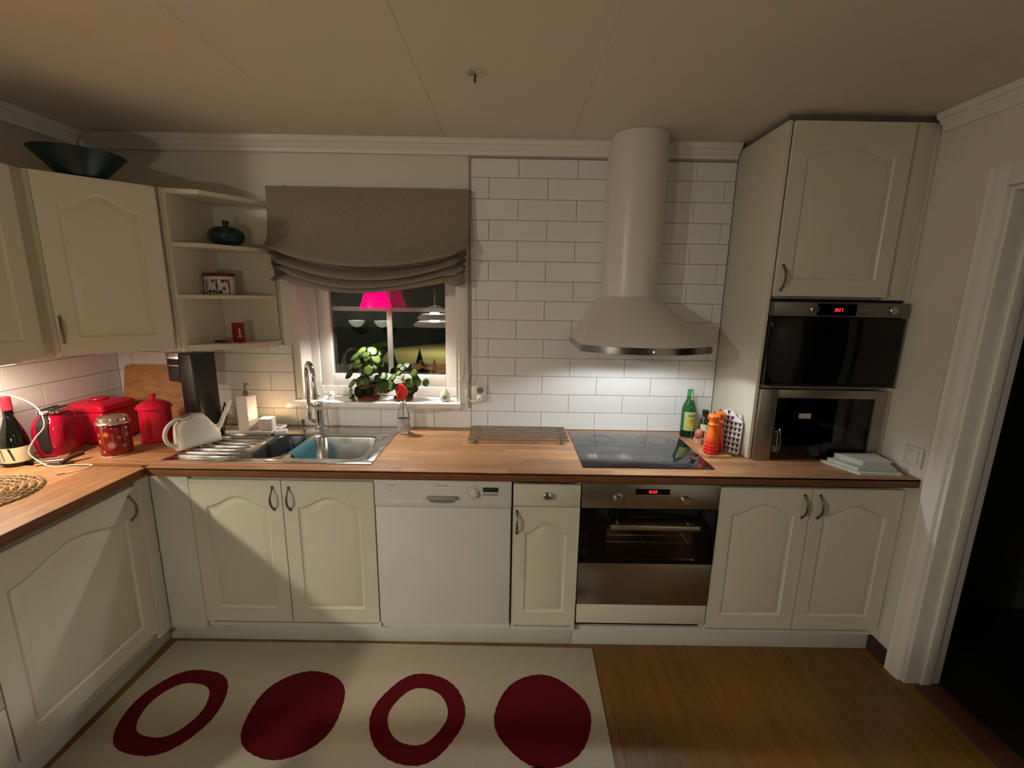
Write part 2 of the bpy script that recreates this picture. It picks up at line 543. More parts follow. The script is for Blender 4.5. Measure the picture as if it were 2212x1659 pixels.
ob('jamb_stop', B(2.39, 2.43, DY1 - 0.032, DY1 - 0.0185, 0, DZ - 0.02, 0.002), TRIM, dn)
ob('jamb', B(2.325, 2.48, DY0 + 0.0005, DY0 + 0.018, 0, DZ - 0.0005, 0.003), TRIM, dn)
ob('head_jamb', B(2.325, 2.48, DY0 + 0.0185, DY1 - 0.0185, DZ - 0.018, DZ - 0.0005, 0.003), TRIM, dn)
ob('threshold', B(2.36, 2.474, DY0 + 0.02, DY1 - 0.034, 0.0005, 0.012, 0.004), mat('threshold_wood', (0.10, 0.03, 0.02), 0.5, var=0.2), dn)

# ------------------------------------------------------------------ window
wi = thing('window_1', None, None, (-0.13, 0.1, 1.05), kind='structure')
FY = 0.125      # inner face of the frame
GX0, GX1, GZ0, GZ1 = -0.437, 0.209, 1.173, 1.935
# reveal boards
bm = NB()
box(bm, OX0 - 0.0, OX0 + 0.012, -0.004, FY, OZ0, OZ1)
ob('reveal_board', bm, TRIM, wi)
bm = NB()
box(bm, OX1 - 0.012, OX1, -0.004, FY, OZ0, OZ1)
ob('reveal_board', bm, TRIM, wi)
ob('reveal_board', B(OX0 + 0.0125, OX1 - 0.0125, -0.004, FY, OZ1 - 0.012, OZ1), TRIM, wi)
# fixed frame with a bead, then the sash
def ringframe(x0, x1, z0, z1, wl_, wr_, wb_, wt_, y0, y1, bev):
    bm = NB()
    box(bm, x0, x0 + wl_, y0, y1, z0, z1, bev)
    box(bm, x1 - wr_, x1, y0, y1, z0, z1, bev)
    box(bm, x0 + wl_, x1 - wr_, y0, y1, z0, z0 + wb_, bev)
    box(bm, x0 + wl_, x1 - wr_, y0, y1, z1 - wt_, z1, bev)
    return bm
ob('window_frame', ringframe(OX0 + 0.001, OX1 - 0.001, OZ0 + 0.001, OZ1 - 0.001, 0.055, 0.022, 0.055, 0.06, FY, 0.20, 0.003), TRIM, wi)
ob('sash', ringframe(OX0 + 0.057, OX1 - 0.024, OZ0 + 0.057, OZ1 - 0.062, 0.068, 0.066, 0.066, 0.06, FY + 0.012, 0.19, 0.004), TRIM, wi)
bm = NB()
ob('pane', B(GX0 - 0.006, GX1 + 0.006, 0.158, 0.162, GZ0 - 0.006, GZ1 + 0.006), GLASS, wi, False)
ob('pane', B(GX0 - 0.006, GX1 + 0.006, 0.178, 0.182, GZ0 - 0.006, GZ1 + 0.006), GLASS, wi, False)
ob('glazing_bar', B(-0.128, -0.098, 0.1655, 0.175, GZ0, GZ1, 0.002), TRIM, wi)
bm = NB()
box(bm, GX0, -0.1285, 0.1655, 0.175, 1.532, 1.557, 0.002)
box(bm, -0.0975, GX1, 0.1655, 0.175, 1.532, 1.557, 0.002)
ob('glazing_bar', bm, TRIM, wi)
# casing round the opening
def vcas(x0, x1, z0, z1, m=TRIM):
    bm = NB()
    w = x1 - x0
    pr = [(0, 0.0065), (0, -0.006), (0.1, -0.010), (0.2, -0.008), (0.5, -0.011), (0.8, -0.008), (0.9, -0.010), (1, -0.006), (1, 0.0065)]
    prism(bm, [(x0 + a * w, y) for a, y in pr], z0, z1, 'z')
    return bm
ob('casing', vcas(OX0 - 0.072, OX0 - 0.0002, 1.353, 2.13), TRIM, wi)
ob('casing', vcas(OX1 + 0.0002, OX1 + 0.055, 1.018, 2.13), TRIM, wi)
ob('head_casing', B(OX0, OX1, -0.010, 0.0065, OZ1 + 0.0005, 2.13, 0.003), TRIM, wi)
bm = B(-0.60, 0.312, -0.045, FY, OZ0 - 0.028, OZ0, 0.004)
ob('window_sill', bm, mat('sill_paint', (0.80, 0.78, 0.74), 0.35, var=0.02), wi)

# ------------------------------------------------------------------ outdoors at night (seen through the panes)
gz = -3.2
SNOW = mat('lamp_lit_field', (0.42, 0.36, 0.16), 0.9, var=0.3, scale=0.3)
NIGHTG = mat('dark_ground', (0.02, 0.022, 0.02), 0.95, var=0.4, scale=0.5)
struct('floor_garden', B(-40, 50, 1.2, 60, gz - 0.3, gz), NIGHTG)
fieldo = ob('lit_field', PR([(-8.5, 28), (6, 26.5), (20, 28), (22, 44), (2, 41), (-5, 42), (-10, 36)], gz, gz + 0.05), SNOW, label='yellowish field lit by a street lamp beyond the window', cat='field')
light('street_light', 'SPOT', (-5.0, 33, 1.5), 1300, (1.0, 0.93, 0.58), 0.2, spot_size=R(150), spot_blend=1.0)
FIR = mat('fir_green', (0.006, 0.010, 0.007), 0.9, var=0.4, scale=3)
def fir(x, y, h, lab):
    t = thing('fir_tree', lab, 'tree', (x, y, gz), group='dark firs beyond the window')
    ob('trunk', T([(x, y, gz), (x, y, gz + h * 0.5)], [0.12, 0.06], 8), mat('bark', (0.012, 0.009, 0.006), 0.9, var=0.3), t)
    rnd = random.Random(int(x * 100) + int(y))
    bm = NB()
    n = 7
    for k in range(n):
        zb = gz + h * (0.12 + 0.80 * k / n)
        zt = zb + h * 0.24
        rr = h * 0.24 * (1 - 0.88 * k / n)
        pr = [(rr, zb), (rr * 0.75, zb + 0.10 * h * 0.4), (0.0, zt)]
        seg = 11
        ring = [bm.verts.new((x + rr * rnd.uniform(.72, 1.12) * math.cos(2 * PI * i / seg), y + rr * rnd.uniform(.72, 1.12) * math.sin(2 * PI * i / seg), zb + rnd.uniform(-.08, .08) * h * .3)) for i in range(seg)]
        tp = bm.verts.new((x, y, zt))
        for i in range(seg):
            bm.faces.new((ring[i], ring[(i + 1) % seg], tp))
        bm.faces.new(ring[::-1])
    ob('foliage', bm, FIR, t, False)
fir(-2.92, 14.5, 2.65, 'tall slim dark fir in the middle of the right pane outside')
fir(-3.35, 12.3, 2.85, 'broad dark fir just right of the glazing bar outside')
fir(-2.42, 14.8, 2.25, 'small dark fir right of the tall one in the right pane outside')
fir(-1.95, 13.9, 2.05, 'lowest dark fir at the right edge of the right pane outside')
hs = thing('neighbour_house', 'dark low neighbouring house roof seen at the bottom of the right pane', 'house', (-1.0, 18.4, gz))
NH = mat('night_house', (0.03, 0.032, 0.036), 0.9, var=0.2)
ob('wall', B(-3.2, 1.4, 17.2, 19.8, gz, gz + 0.9), NH, hs, False)
ob('roof', PR([(16.9, gz + 0.9), (20.1, gz + 0.9), (18.4, gz + 1.38)], -3.4, 1.6, 'x'), mat('night_roof', (0.10, 0.11, 0.125), 0.9, var=0.2), hs, False)

# ------------------------------------------------------------------ cabinet doors
def arch_z(t, zs, a): return zs + a * (0.5 + 0.5 * math.cos(PI * t))
def door_bm(w, h, arch=0.05, th=0.019, mx=0.062, mb=0.07, mt=0.075):
    """raised-panel door, local x 0..w, z 0..h, front at y=0 going back to th"""
    bm = NB()
    xl, xr, zb = mx, w - mx, mb
    zs = h - mt - arch
    n = 14
    base = [(xl, zb), (xr, zb), (xr, zs)]
    outer = [(0, 0), (w, 0), (w, zs)]
    cx, hw = (xl + xr) / 2, (xr - xl) / 2
    for i in range(n + 1):
        t = 1 - 2 * i / n
        xx = cx + t * hw
        if arch > 0: base.append((xx, arch_z(t, zs, arch)))
        else: base.append((xx, zs))
        if i == 0: outer.append((w, h))
        elif i == n: outer.append((0, h))
        else: outer.append((xx, h))
    base.append((xl, zs))
    outer.append((0, zs))
    def inset(d):
        out = []
        for (a, b) in base:
            fx_ = (hw - d) / hw
            xx = cx + (a - cx) * fx_
            if b == zb: zz = b + d
            else:
                zz = b - d
            out.append((xx, zz))
        return out
    loops = [(outer, 0.0), (base, 0.0), (inset(0.005), 0.005), (inset(0.011), 0.0065), (inset(0.030), 0.001), (inset(0.033), 0.0005)]
    vl = [[bm.verts.new((p[0], y, p[1])) for p in lp] for lp, y in loops]
    m = len(base)
    for a, b in zip(vl, vl[1:]):
        for i in range(m):
            j = (i + 1) % m
            try:
                bm.faces.new((a[i], a[j], b[j], b[i]))
            except ValueError:
                pass
    bm.faces.new(vl[-1])
    bk = [bm.verts.new((p[0], th, p[1])) for p in outer]
    for i in range(m):
        j = (i + 1) % m
        bm.faces.new((vl[0][i], bk[i], bk[j], vl[0][j]))
    bm.faces.new(bk[::-1])
    bmesh.ops.remove_doubles(bm, verts=bm.verts[:], dist=1e-5)
    return bm
def handle_bm(x, z, L_=0.104, out=0.028):
    pts = []
    for i in range(13):
        t = -1 + 2 * i / 12
        pts.append((x, -out * (1 - abs(t) ** 2.2) + (0.003 if abs(t) == 1 else 0), z + t * L_ / 2))
    rr = [0.0052 - 0.0012 * abs(-1 + 2 * i / 12) for i in range(13)]
    bm = tube(NB(), pts, rr, 8)
    for s in (-1, 1):
        tube(bm, [(x, 0.001, z + s * L_ / 2), (x, -0.004, z + s * L_ / 2)], 0.0062, 8)
    return bm
def add_door(parent, w, h, tm, hx=None, hz=None, arch=0.05, m=CREAM, **k):
    bm = door_bm(w, h, arch, **k)
    bm.transform(tm)
    d = ob('door', bm, m, parent, True, 25)
    if hx is not None:
        hb = handle_bm(hx, hz)
        hb.transform(tm)
        ob('handle', hb, PEWTER, d)
    return d
def carcass(x0, x1, y0, y1, z0, z1, t=0.016, back=True, shelf=None):
    bm = NB()
    box(bm, x0, x0 + t, y0, y1, z0, z1)
    box(bm, x1 - t, x1, y0, y1, z0, z1)
    box(bm, x0 + t, x1 - t, y0, y1, z0, z0 + t)
    box(bm, x0 + t, x1 - t, y0, y1, z1 - t, z1)
    if back: box(bm, x0 + t, x1 - t, y1 - 0.006, y1, z0 + t, z1 - t)
    if shelf: box(bm, x0 + t, x1 - t, y0 + 0.02, y1 - 0.006, shelf, shelf + t)
    return bm
def legs(t, x0, x1, y0, y1):
    for lx in (x0, x1):
        for ly in (y0, y1):
            ob('leg', L([(0, 0.0004), (0.022, 0.0004), (0.022, 0.006), (0.015, 0.010), (0.015, 0.1003), (0, 0.1003)], (lx, ly, 0), 10), BLACKP, t)
FYD = -0.597
ZB, ZT = 0.142, 0.836
CT = 0.8595          # underside of the worktop
def base_cab(name, label, x0, x1, open_top=False):
    t = thing(name, label, 'cabinet', ((x0 + x1) / 2, FYD, 0.0))
    bm = carcass(x0 + 0.0006, x1 - 0.0006, FYD + 0.0205, -0.05, 0.1005, 0.857)
    if open_top:
        bm.free()
        bm = NB()
        a, b = x0 + 0.0006, x1 - 0.0006
        box(bm, a, a + 0.016, FYD + 0.0205, -0.05, 0.1005, 0.857)
        box(bm, b - 0.016, b, FYD + 0.0205, -0.05, 0.1005, 0.857)
        box(bm, a + 0.016, b - 0.016, FYD + 0.0205, -0.05, 0.1005, 0.117)
        box(bm, a + 0.016, b - 0.016, FYD + 0.0205, FYD + 0.03, 0.82, 0.857)
    ob('carcass', bm, CARC, t, False)
    legs(t, x0 + 0.05, x1 - 0.05, -0.49, -0.10)
    return t
def TR(x, z=ZB, y=FYD): return Matrix.Translation((x, y, z))
dh = ZT - ZB
sc = base_cab('sink_cabinet', 'cream two-door cabinet with arched panels under the steel sink', -0.8, 0.0, True)
add_door(sc, 0.396, dh, TR(-0.798), 0.396 - 0.036, 0.612)
add_door(sc, 0.396, dh, TR(-0.398), 0.030, 0.612)
cc_ = base_cab('drawer_cabinet', 'narrow cream cabinet with one drawer and a door, right of the dishwasher', 0.602, 0.9)
add_door(cc_, 0.292, 0.732 - ZB, TR(0.605), 0.017, 0.517, mx=0.055)
bm = B(0.605, 0.897, FYD, FYD + 0.019, 0.735, ZT, 0.003)
dr = ob('drawer', bm, CREAM, cc_)
kb = L([(0.0, 0.026), (0.008, 0.0255), (0.014, 0.022), (0.0155, 0.017), (0.013, 0.012), (0.006, 0.008), (0.006, 0.003), (0.011, 0.001), (0.011, 0.0)], mx=Matrix.Translation((0.752, FYD, 0.790)) @ Matrix.Diagonal((1.3, 1, 1, 1)) @ Matrix.Rotation(PI / 2, 4, 'X'), seg=20)
ob('knob', kb, CHROME, dr)
rc = base_cab('right_base_cabinet', 'cream two-door cabinet with arched panels at the right end under the microwave', 1.5, 2.303)
add_door(rc, 0.397, dh, TR(1.502), 0.397 - 0.030, 0.612)
add_door(rc, 0.397, dh, TR(1.903), 0.034, 0.612)
ob('filler_panel', B(2.3035, XR - 0.001, FYD + 0.012, FYD + 0.03, 0.1, 0.8575), CARC, rc)
# corner: filler of the back run
cf = thing('corner_cabinet', 'plain cream corner filler panel left of the sink cabinet', 'cabinet', (-0.88, FYD, 0))
ob('front_panel', B(-0.967, -0.8025, FYD + 0.002, FYD + 0.020, 0.1005, 0.857, 0.001), CARC, cf)
ob('carcass', carcass(XL + 0.01, -0.8015, FYD + 0.0205, -0.05, 0.1005, 0.80), CARC, cf, False)
legs(cf, -1.3, -0.85, -0.49, -0.10)
# left run (fronts face +x)
LX = -0.967
def TL(y, z): return Matrix.Translation((LX, y, z)) @ Matrix.Rotation(PI / 2, 4, 'Z')
lc = thing('left_base_cabinet', 'cream single-door cabinet under the left worktop, next to the corner', 'cabinet', (LX, -0.95, 0))
add_door(lc, 0.565, dh, TL(-1.232, ZB), 0.565 - 0.040, 0.612)
ob('carcass', carcass(XL + 0.005, LX - 0.0205, -1.2335, -0.6005, 0.1005, 0.857), CARC, lc, False)
ob('filler_panel', B(LX - 0.02, LX, -0.665, FYD - 0.0005, 0.1005, 0.857, 0.001), CARC, lc)
legs(lc, -1.45, -1.08, -1.18, -0.66)
ld = thing('left_drawer_cabinet', 'cream drawer cabinet at the left edge under the worktop', 'cabinet', (LX, -1.53, 0))
ob('carcass', carcass(XL + 0.005, LX - 0.0205, -1.835, -1.2365, 0.1005, 0.857), CARC, ld, False)
for za, zb_ in ((ZB, 0.350), (0.354, 0.594), (0.598, ZT)):
    d = ob('drawer', B(LX - 0.019, LX, -1.833, -1.237, za, zb_, 0.003), CREAM, ld)
    hb = handle_bm(0.30, (za + zb_) / 2)
    hb.transform(Matrix.Translation((LX, -1.833, 0)) @ Matrix.Rotation(PI / 2, 4, 'Z'))
    ob('handle', hb, PEWTER, d)

legs(ld, -1.45, -1.08, -1.78, -1.29)
# plinths
def plinth(name, label, bm):
    return ob(name, bm, PLINTH, None, label=label, cat='plinth')
plinth('plinth_board', 'long pale plinth board under sink cabinet and dishwasher', B(-1.018, 0.894, -0.548, -0.532, 0.0005, 0.0995, 0.001))
plinth('plinth_board', 'short pale plinth board under the oven and right cabinet', B(0.8955, 2.311, -0.548, -0.532, 0.0005, 0.0995, 0.001))
plinth('plinth_board', 'pale plinth board under the left-hand cabinets', B(-1.034, -1.019, -1.84, -0.549, 0.0005, 0.0995, 0.001))

# ------------------------------------------------------------------ dishwasher
dw = thing('dishwasher', 'white built-in dishwasher with dial and grey handle between two cabinets', 'dishwasher', (0.3, FYD, 0))
ob('cabinet_body', B(0.004, 0.598, -0.570, -0.06, 0.103, 0.855), APPL, dw)
ob('front_panel', B(0.0045, 0.5955, FYD - 0.004, -0.5705, 0.145, 0.724, 0.004), APPL, dw)
cpn = ob('control_panel', B(0.0035, 0.5975, FYD - 0.007, -0.5705, 0.7265, 0.853, 0.005), APPL, dw)
for zz in (0.748, 0.757):
    ob('ridge', T([(0.02, FYD - 0.0062, zz), (0.21, FYD - 0.0062, zz)], 0.0022, 8), APPL, cpn)
    ob('ridge', T([(0.38, FYD - 0.0062, zz), (0.585, FYD - 0.0062, zz)], 0.0022, 8), APPL, cpn)
bm = B(0.232, 0.362, FYD - 0.026, FYD - 0.0062, 0.768, 0.782, 0.005)
hd = ob('handle', bm, GREYP, dw)
ob('recess', PR([(0.236, 0.768), (0.358, 0.768), (0.350, 0.752), (0.325, 0.748), (0.27, 0.748), (0.244, 0.752)], FYD - 0.0085, FYD - 0.0065, 'y'), mat('recess_grey', (0.22, 0.215, 0.19), 0.5, var=0.1), hd)
dm = Matrix.Translation((0.437, FYD - 0.0065, 0.795)) @ Matrix.Rotation(PI / 2, 4, 'X')
dl = ob('dial', L([(0, 0.020), (0.012, 0.019), (0.0145, 0.016), (0.0155, 0.006), (0.021, 0.004), (0.022, 0.0)], mx=dm, seg=28), APPL, dw)
bm = NB()
for k in range(28):
    a0, a1 = 2 * PI * k / 28, 2 * PI * (k + 1) / 28
    q = [(0.437 + r * math.cos(a), 0.795 + r * math.sin(a)) for r, a in ((0.0215, a0), (0.0235, a0), (0.0235, a1), (0.0215, a1))]
    prism(bm, q, FYD - 0.0068, FYD - 0.0076, 'y')
box(bm, 0.4365, 0.4385, FYD - 0.0076, FYD - 0.0068, 0.822, 0.834)
for k in range(6):
    a = R(30 + k * 24) if k < 3 else R(126 + (k - 3) * 24)
    box(bm, 0.437 + 0.036 * math.cos(a) - 0.004, 0.437 + 0.036 * math.cos(a) + 0.004, FYD - 0.0076, FYD - 0.0068, 0.795 + 0.034 * math.sin(a) - 0.0008, 0.795 + 0.034 * math.sin(a) + 0.0008)
ob('dial_marking', bm, GINK, dl)
ob('display', B(0.473, 0.540, FYD - 0.0078, FYD - 0.0065, 0.801, 0.823), mat('lcd', (0.035, 0.045, 0.03), 0.3, var=0.1), dw)
ob('button_bar', B(0.474, 0.538, FYD - 0.010, FYD - 0.0065, 0.786, 0.794, 0.001), GREYP, dw)
text_part('brand_print', 'Electrolux', GINK, dw, (0.295, FYD - 0.0074, 0.828), 0.0125)
bm = NB()
box(bm, 0.058, 0.096, FYD - 0.0076, FYD - 0.0068, 0.827, 0.829)
for zz, xs in ((0.814, (0.062, 0.072, 0.081, 0.108, 0.118)), (0.806, (0.062, 0.079, 0.112)), (0.799, (0.066, 0.074))):
    for xx in xs:
        box(bm, xx, xx + 0.006, FYD - 0.0076, FYD - 0.0068, zz, zz + 0.0016)
ob('programme_print', bm, GINK, dw)

legs(dw, 0.06, 0.54, -0.49, -0.10)
# ------------------------------------------------------------------ oven
ov = thing('oven', 'built-in steel and black glass oven with red clock under the hob', 'oven', (1.2, FYD, 0))
bm = NB()
OY = -0.570
box(bm, 0.925, 1.475, -0.10, -0.08, 0.27, 0.845)
box(bm, 0.925, 1.000, OY, -0.1002, 0.27, 0.845)
box(bm, 1.430, 1.475, OY, -0.1002, 0.27, 0.845)
box(bm, 1.0002, 1.4298, OY, -0.1002, 0.70, 0.845)
box(bm, 1.0002, 1.4298, OY, -0.1002, 0.27, 0.460)
ob('oven_body', bm, mat('oven_enamel', (0.03, 0.026, 0.022), 0.35, var=0.2), ov, False)
bm = NB()
for yy in (-0.52, -0.46, -0.40, -0.34, -0.28, -0.22, -0.16):
    tube(bm, [(1.003, yy, 0.5265), (1.427, yy, 0.5265)], 0.0022, 6)
for xx in (1.012, 1.215, 1.418):
    tube(bm, [(xx, -0.53, 0.5222), (xx, -0.13, 0.5222)], 0.0022, 6)
ob('wire_rack', bm, STEEL, ov, kind='stuff')
pot = thing('reflection_dish', 'added round orange dish standing in for the orange reflection in the oven window', 'dish', (1.165, -0.33, 0.529))  # added dish, stands in for an orange reflection in the oven window
ob('bowl', L([(0, 0.0), (0.075, 0.0), (0.10, 0.012), (0.122, 0.055), (0.130, 0.062), (0.130, 0.068), (0.120, 0.066), (0.096, 0.018), (0, 0.008)], (1.165, -0.33, 0.529), 36), mat('orange_dish', (0.60, 0.19, 0.03), 0.35, var=0.1), pot)
oc = ob('control_panel', B(0.902, 1.498, FYD - 0.004, -0.5705, 0.733, 0.8475, 0.002), STEEL, ov)
ods = ob('display', B(1.133, 1.281, FYD - 0.0055, FYD - 0.0038, 0.801, 0.826), BLACKG, ov)
ob('clock_digits', seven(NB(), '19.50', 1.184, FYD - 0.0056, 0.8075, 0.0125), LED, ods, False)
for kx in (1.057, 1.348):
    km = Matrix.Translation((kx, FYD - 0.004, 0.780)) @ Matrix.Rotation(PI / 2, 4, 'X')
    kk = ob('knob', L([(0, 0.022), (0.016, 0.022), (0.0185, 0.019), (0.019, 0.002), (0.023, 0.001), (0.023, 0)], mx=km, seg=28), STEEL, ov)
    ob('pointer', B(kx - 0.001, kx + 0.001, FYD - 0.0268, FYD - 0.0258, 0.786, 0.797), INK, kk)
bm = NB()
for kx in (1.057, 1.348):
    for a in range(-120, 121, 40):
        box(bm, kx + 0.033 * math.sin(R(a)) - 0.0014, kx + 0.033 * math.sin(R(a)) + 0.0014, FYD - 0.0048, FYD - 0.0038, 0.780 + 0.033 * math.cos(R(a)) - 0.0014, 0.780 + 0.033 * math.cos(R(a)) + 0.0014)
ob('knob_marking', bm, INK, oc, False)
bm = ringframe(0.902, 1.498, 0.470, 0.731, 0.115, 0.085, 0.020, 0.060, FYD - 0.006, -0.5705, 0.001)
od = ob('door', bm, BLACKG, ov)
ob('window', B(1.0175, 1.4125, FYD - 0.0055, FYD - 0.001, 0.4905, 0.6705), mat('oven_glass', (0.42, 0.38, 0.33), 0.0, trans=1.0, ior=1.35, var=0.01), od)
bm = B(1.024, 1.410, FYD - 0.048, FYD - 0.032, 0.655, 0.675, 0.003)
for hx_ in (1.06, 1.374):
    cyl(bm, (hx_, FYD - 0.004, 0.665), (hx_, FYD - 0.034, 0.665), 0.006, 12)
ob('handle', bm, mat('satin_steel', (0.62, 0.60, 0.56), 0.35, 1.0, var=0.05), od)
ob('lower_panel', B(0.902, 1.498, FYD - 0.004, -0.5705, 0.258, 0.467, 0.002), STEEL, ov)
ob('filler_panel', B(0.904, 1.497, FYD, -0.578, 0.158, 0.2555, 0.002), CREAM, ov)

# ------------------------------------------------------------------ worktop of oak staves
wt = thing('worktop', 'oiled oak butcher-block worktop running round the corner, under sink and hob', 'worktop', (0.7, -0.3, 0.9))
WY = -0.627
WLX = -0.948
HX0, HX1, HY0, HY1 = -0.615, -0.065, -0.525, -0.165       # cut-out for the bowls
WZ = 0.900
SH = 0.010
core = NB()
box(core, XL, HX0 - 0.001, WY + 0.044, -0.0012, 0.860, WZ - SH - 0.0002)
box(core, HX1 + 0.001, XR - 0.0012, WY + 0.044, -0.0012, 0.860, WZ - SH - 0.0002)
box(core, HX0 - 0.001, HX1 + 0.001, WY + 0.044, HY0 - 0.001, 0.860, WZ - SH - 0.0002)
box(core, HX0 - 0.001, HX1 + 0.001, HY1 + 0.001, -0.0012, 0.860, WZ - SH - 0.0002)
box(core, XL, WLX - 0.044, -1.85, WY + 0.0438, 0.860, WZ - SH - 0.0002)
ob('core_board', core, OAKE, wt, False)
ob('front_edge', B(WLX, XR - 0.0012, WY, WY + 0.0436, 0.860, WZ, 0.003), OAKE, wt)
ob('front_edge', B(WLX - 0.0436, WLX, -1.85, WY - 0.0002, 0.860, WZ, 0.003), OAKE, wt)
smesh = {}
def stave(w, l, along_x, x, y):
    key = (round(w, 3), round(l, 3), along_x)
    if key not in smesh:
        bm = B(0, l if along_x else w, 0, w if along_x else l, -SH, 0, 0.0004, 1)
        me = bpy.data.meshes.new('stave')
        bm.to_mesh(me)
        bm.free()
        me.materials.append(OAK if along_x else OAKY)
        smesh[key] = me
    o = bpy.data.objects.new('stave', smesh[key])
    COL.objects.link(o)
    o.location = (x - 0.7, y + 0.3, 0.0002)
    o.parent = wt
rs = random.Random(3)
SW = 0.0415
ny = 15
ys = [WY + k * (abs(WY) - 0.0015) / ny for k in range(ny + 1)]
for k in range(ny):
    y0, y1 = ys[k], ys[k + 1]
    z_lo = XL + 0.002
    cuts = [z_lo]
    p = z_lo - rs.uniform(0, 0.5)
    while p < XR:
        p += rs.choice([0.45, 0.52, 0.6, 0.68])
        if p > z_lo + 0.08 and p < XR - 0.08: cuts.append(p)
    cuts.append(XR - 0.0015)
    xmin = WLX if y0 < -0.60 else XL
    for a, b in zip(cuts, cuts[1:]):
        a = max(a, WLX + 0.001 if k == 0 else a)
        if b - a < 0.03: continue
        parts = [(a, b)]
        if y1 > HY0 and y0 < HY1:
            parts = []
            if a < HX0: parts.append((a, min(b, HX0)))
            if b > HX1: parts.append((max(a, HX1), b))
        for c, d in parts:
            if d - c > 0.012:
                stave(y1 - y0 - 0.0002, d - c - 0.0002, True, c, y0)
xs_ = [XL + 0.002 + k * (WLX - XL - 0.002) / 14 for k in range(15)]
for k in range(14):
    p = WY - 0.0005
    first = True
    while p > -1.85:
        l = rs.choice([0.45, 0.52, 0.6, 0.68]) * (rs.uniform(0.3, 1) if first else 1)
        first = False
        q0 = max(p - l, -1.85)
        stave(xs_[k + 1] - xs_[k] - 0.0002, p - q0 - 0.0002, False, xs_[k], q0)
        p = q0

# ------------------------------------------------------------------ sink
sk = thing('kitchen_sink', 'stainless steel sink with ribbed drainer and two bowls below the window', 'sink', (-0.47, -0.29, 0.9))
SX0, SX1, SY0, SY1 = -0.935, -0.018, -0.560, -0.024
ZS = 0.9052
def rrect(x0, x1, y0, y1, r, n=6):
    out = []
    for cx, cy, a0 in ((x1 - r, y1 - r, 0), (x0 + r, y1 - r, 90), (x0 + r, y0 + r, 180), (x1 - r, y0 + r, 270)):
        for i in range(n + 1):
            a = R(a0 + 90 * i / n)
            out.append((cx + r * math.cos(a), cy + r * math.sin(a)))
    return out
def rimface(bm, outer_rect, rr, z):
    """flat ring between rectangle corners and rounded rect"""
    x0, x1, y0, y1 = outer_rect
    pts = rr
    n = len(pts)
    q = n // 4
    iv = [bm.verts.new((p[0], p[1], z)) for p in pts]
    ov_ = []
    for i, p in enumerate(pts):
        s = i // q
        k = (i % q) / (q - 1)
        if s == 0: ov_.append((x1, p[1]) if k < 0.5 else ((p[0], y1)))
        elif s == 1: ov_.append((p[0], y1) if k < 0.5 else ((x0, p[1])))
        elif s == 2: ov_.append((x0, p[1]) if k < 0.5 else ((p[0], y0)))
        else: ov_.append((p[0], y0) if k < 0.5 else ((x1, p[1])))
        if k == 0.5: ov_[-1] = [(x1, y1), (x0, y1), (x0, y0), (x1, y0)][s]
    ovv = [bm.verts.new((p[0], p[1], z)) for p in ov_]
    for i in range(n):
        j = (i + 1) % n
        bm.faces.new((ovv[i], ovv[j], iv[j], iv[i]))
    return iv
def bowl(x0, x1, y0, y1, depth, outer):
    bm = NB()
    iv = rimface(bm, outer, rrect(x0, x1, y0, y1, 0.055, 6), ZS)
    prev = iv
    for d, dz, rr in ((0.004, -0.004, 0.053), (0.008, -0.012, 0.05), (0.014, -depth * 0.7, 0.05), (0.022, -depth * 0.92, 0.05), (0.045, -depth, 0.05)):
        pts = rrect(x0 + d, x1 - d, y0 + d, y1 - d, rr, 6)
        cur = [bm.verts.new((p[0], p[1], ZS + dz)) for p in pts]
        n = len(cur)
        for i in range(n):
            j = (i + 1) % n
            bm.faces.new((prev[i], prev[j], cur[j], cur[i]))
        prev = cur
    bm.faces.new(prev)
    return bm
XM = -0.432
ob('large_bowl', bowl(-0.418, -0.082, -0.513, -0.178, 0.165, (XM, -0.066, -0.524, -0.166)), SINKS, sk)
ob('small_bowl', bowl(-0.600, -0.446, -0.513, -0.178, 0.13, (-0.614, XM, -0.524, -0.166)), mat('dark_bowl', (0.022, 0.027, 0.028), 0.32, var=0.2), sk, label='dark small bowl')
bm = NB()
box(bm, SX0, -0.0665 + 0.0485, SY0, -0.5241, 0.9004, ZS, 0.0018)
box(bm, SX0, SX1, -0.1659, SY1, 0.9004, ZS, 0.0018)
box(bm, -0.0659, SX1, -0.524, -0.166, 0.9004, ZS, 0.0012)
ob('rim', bm, SINKS, sk)
ob('drainer', B(SX0, -0.6141, -0.524, -0.166, 0.9004, ZS - 0.002, 0.001), SINKS, sk)
for k in range(8):
    yy = -0.505 + k * 0.045
    x1_ = -0.65
    bm = NB()
    tube(bm, [(-0.895, yy, ZS - 0.0015), (-0.885, yy, ZS + 0.0002), (x1_ - 0.01, yy, ZS + 0.0002), (x1_, yy, ZS - 0.0015)], [0.003, 0.0058, 0.0058, 0.003], 10)
    ob('rib', bm, SINKS, sk)
for cx, cy, z in ((-0.25, -0.34, ZS - 0.165), (-0.523, -0.34, ZS - 0.13)):
    ob('drain_strainer', L([(0, 0.003), (0.02, 0.003), (0.035, 0.0015), (0.038, 0.0)], (cx, cy, z + 0.0003), 24), CHROME, sk)
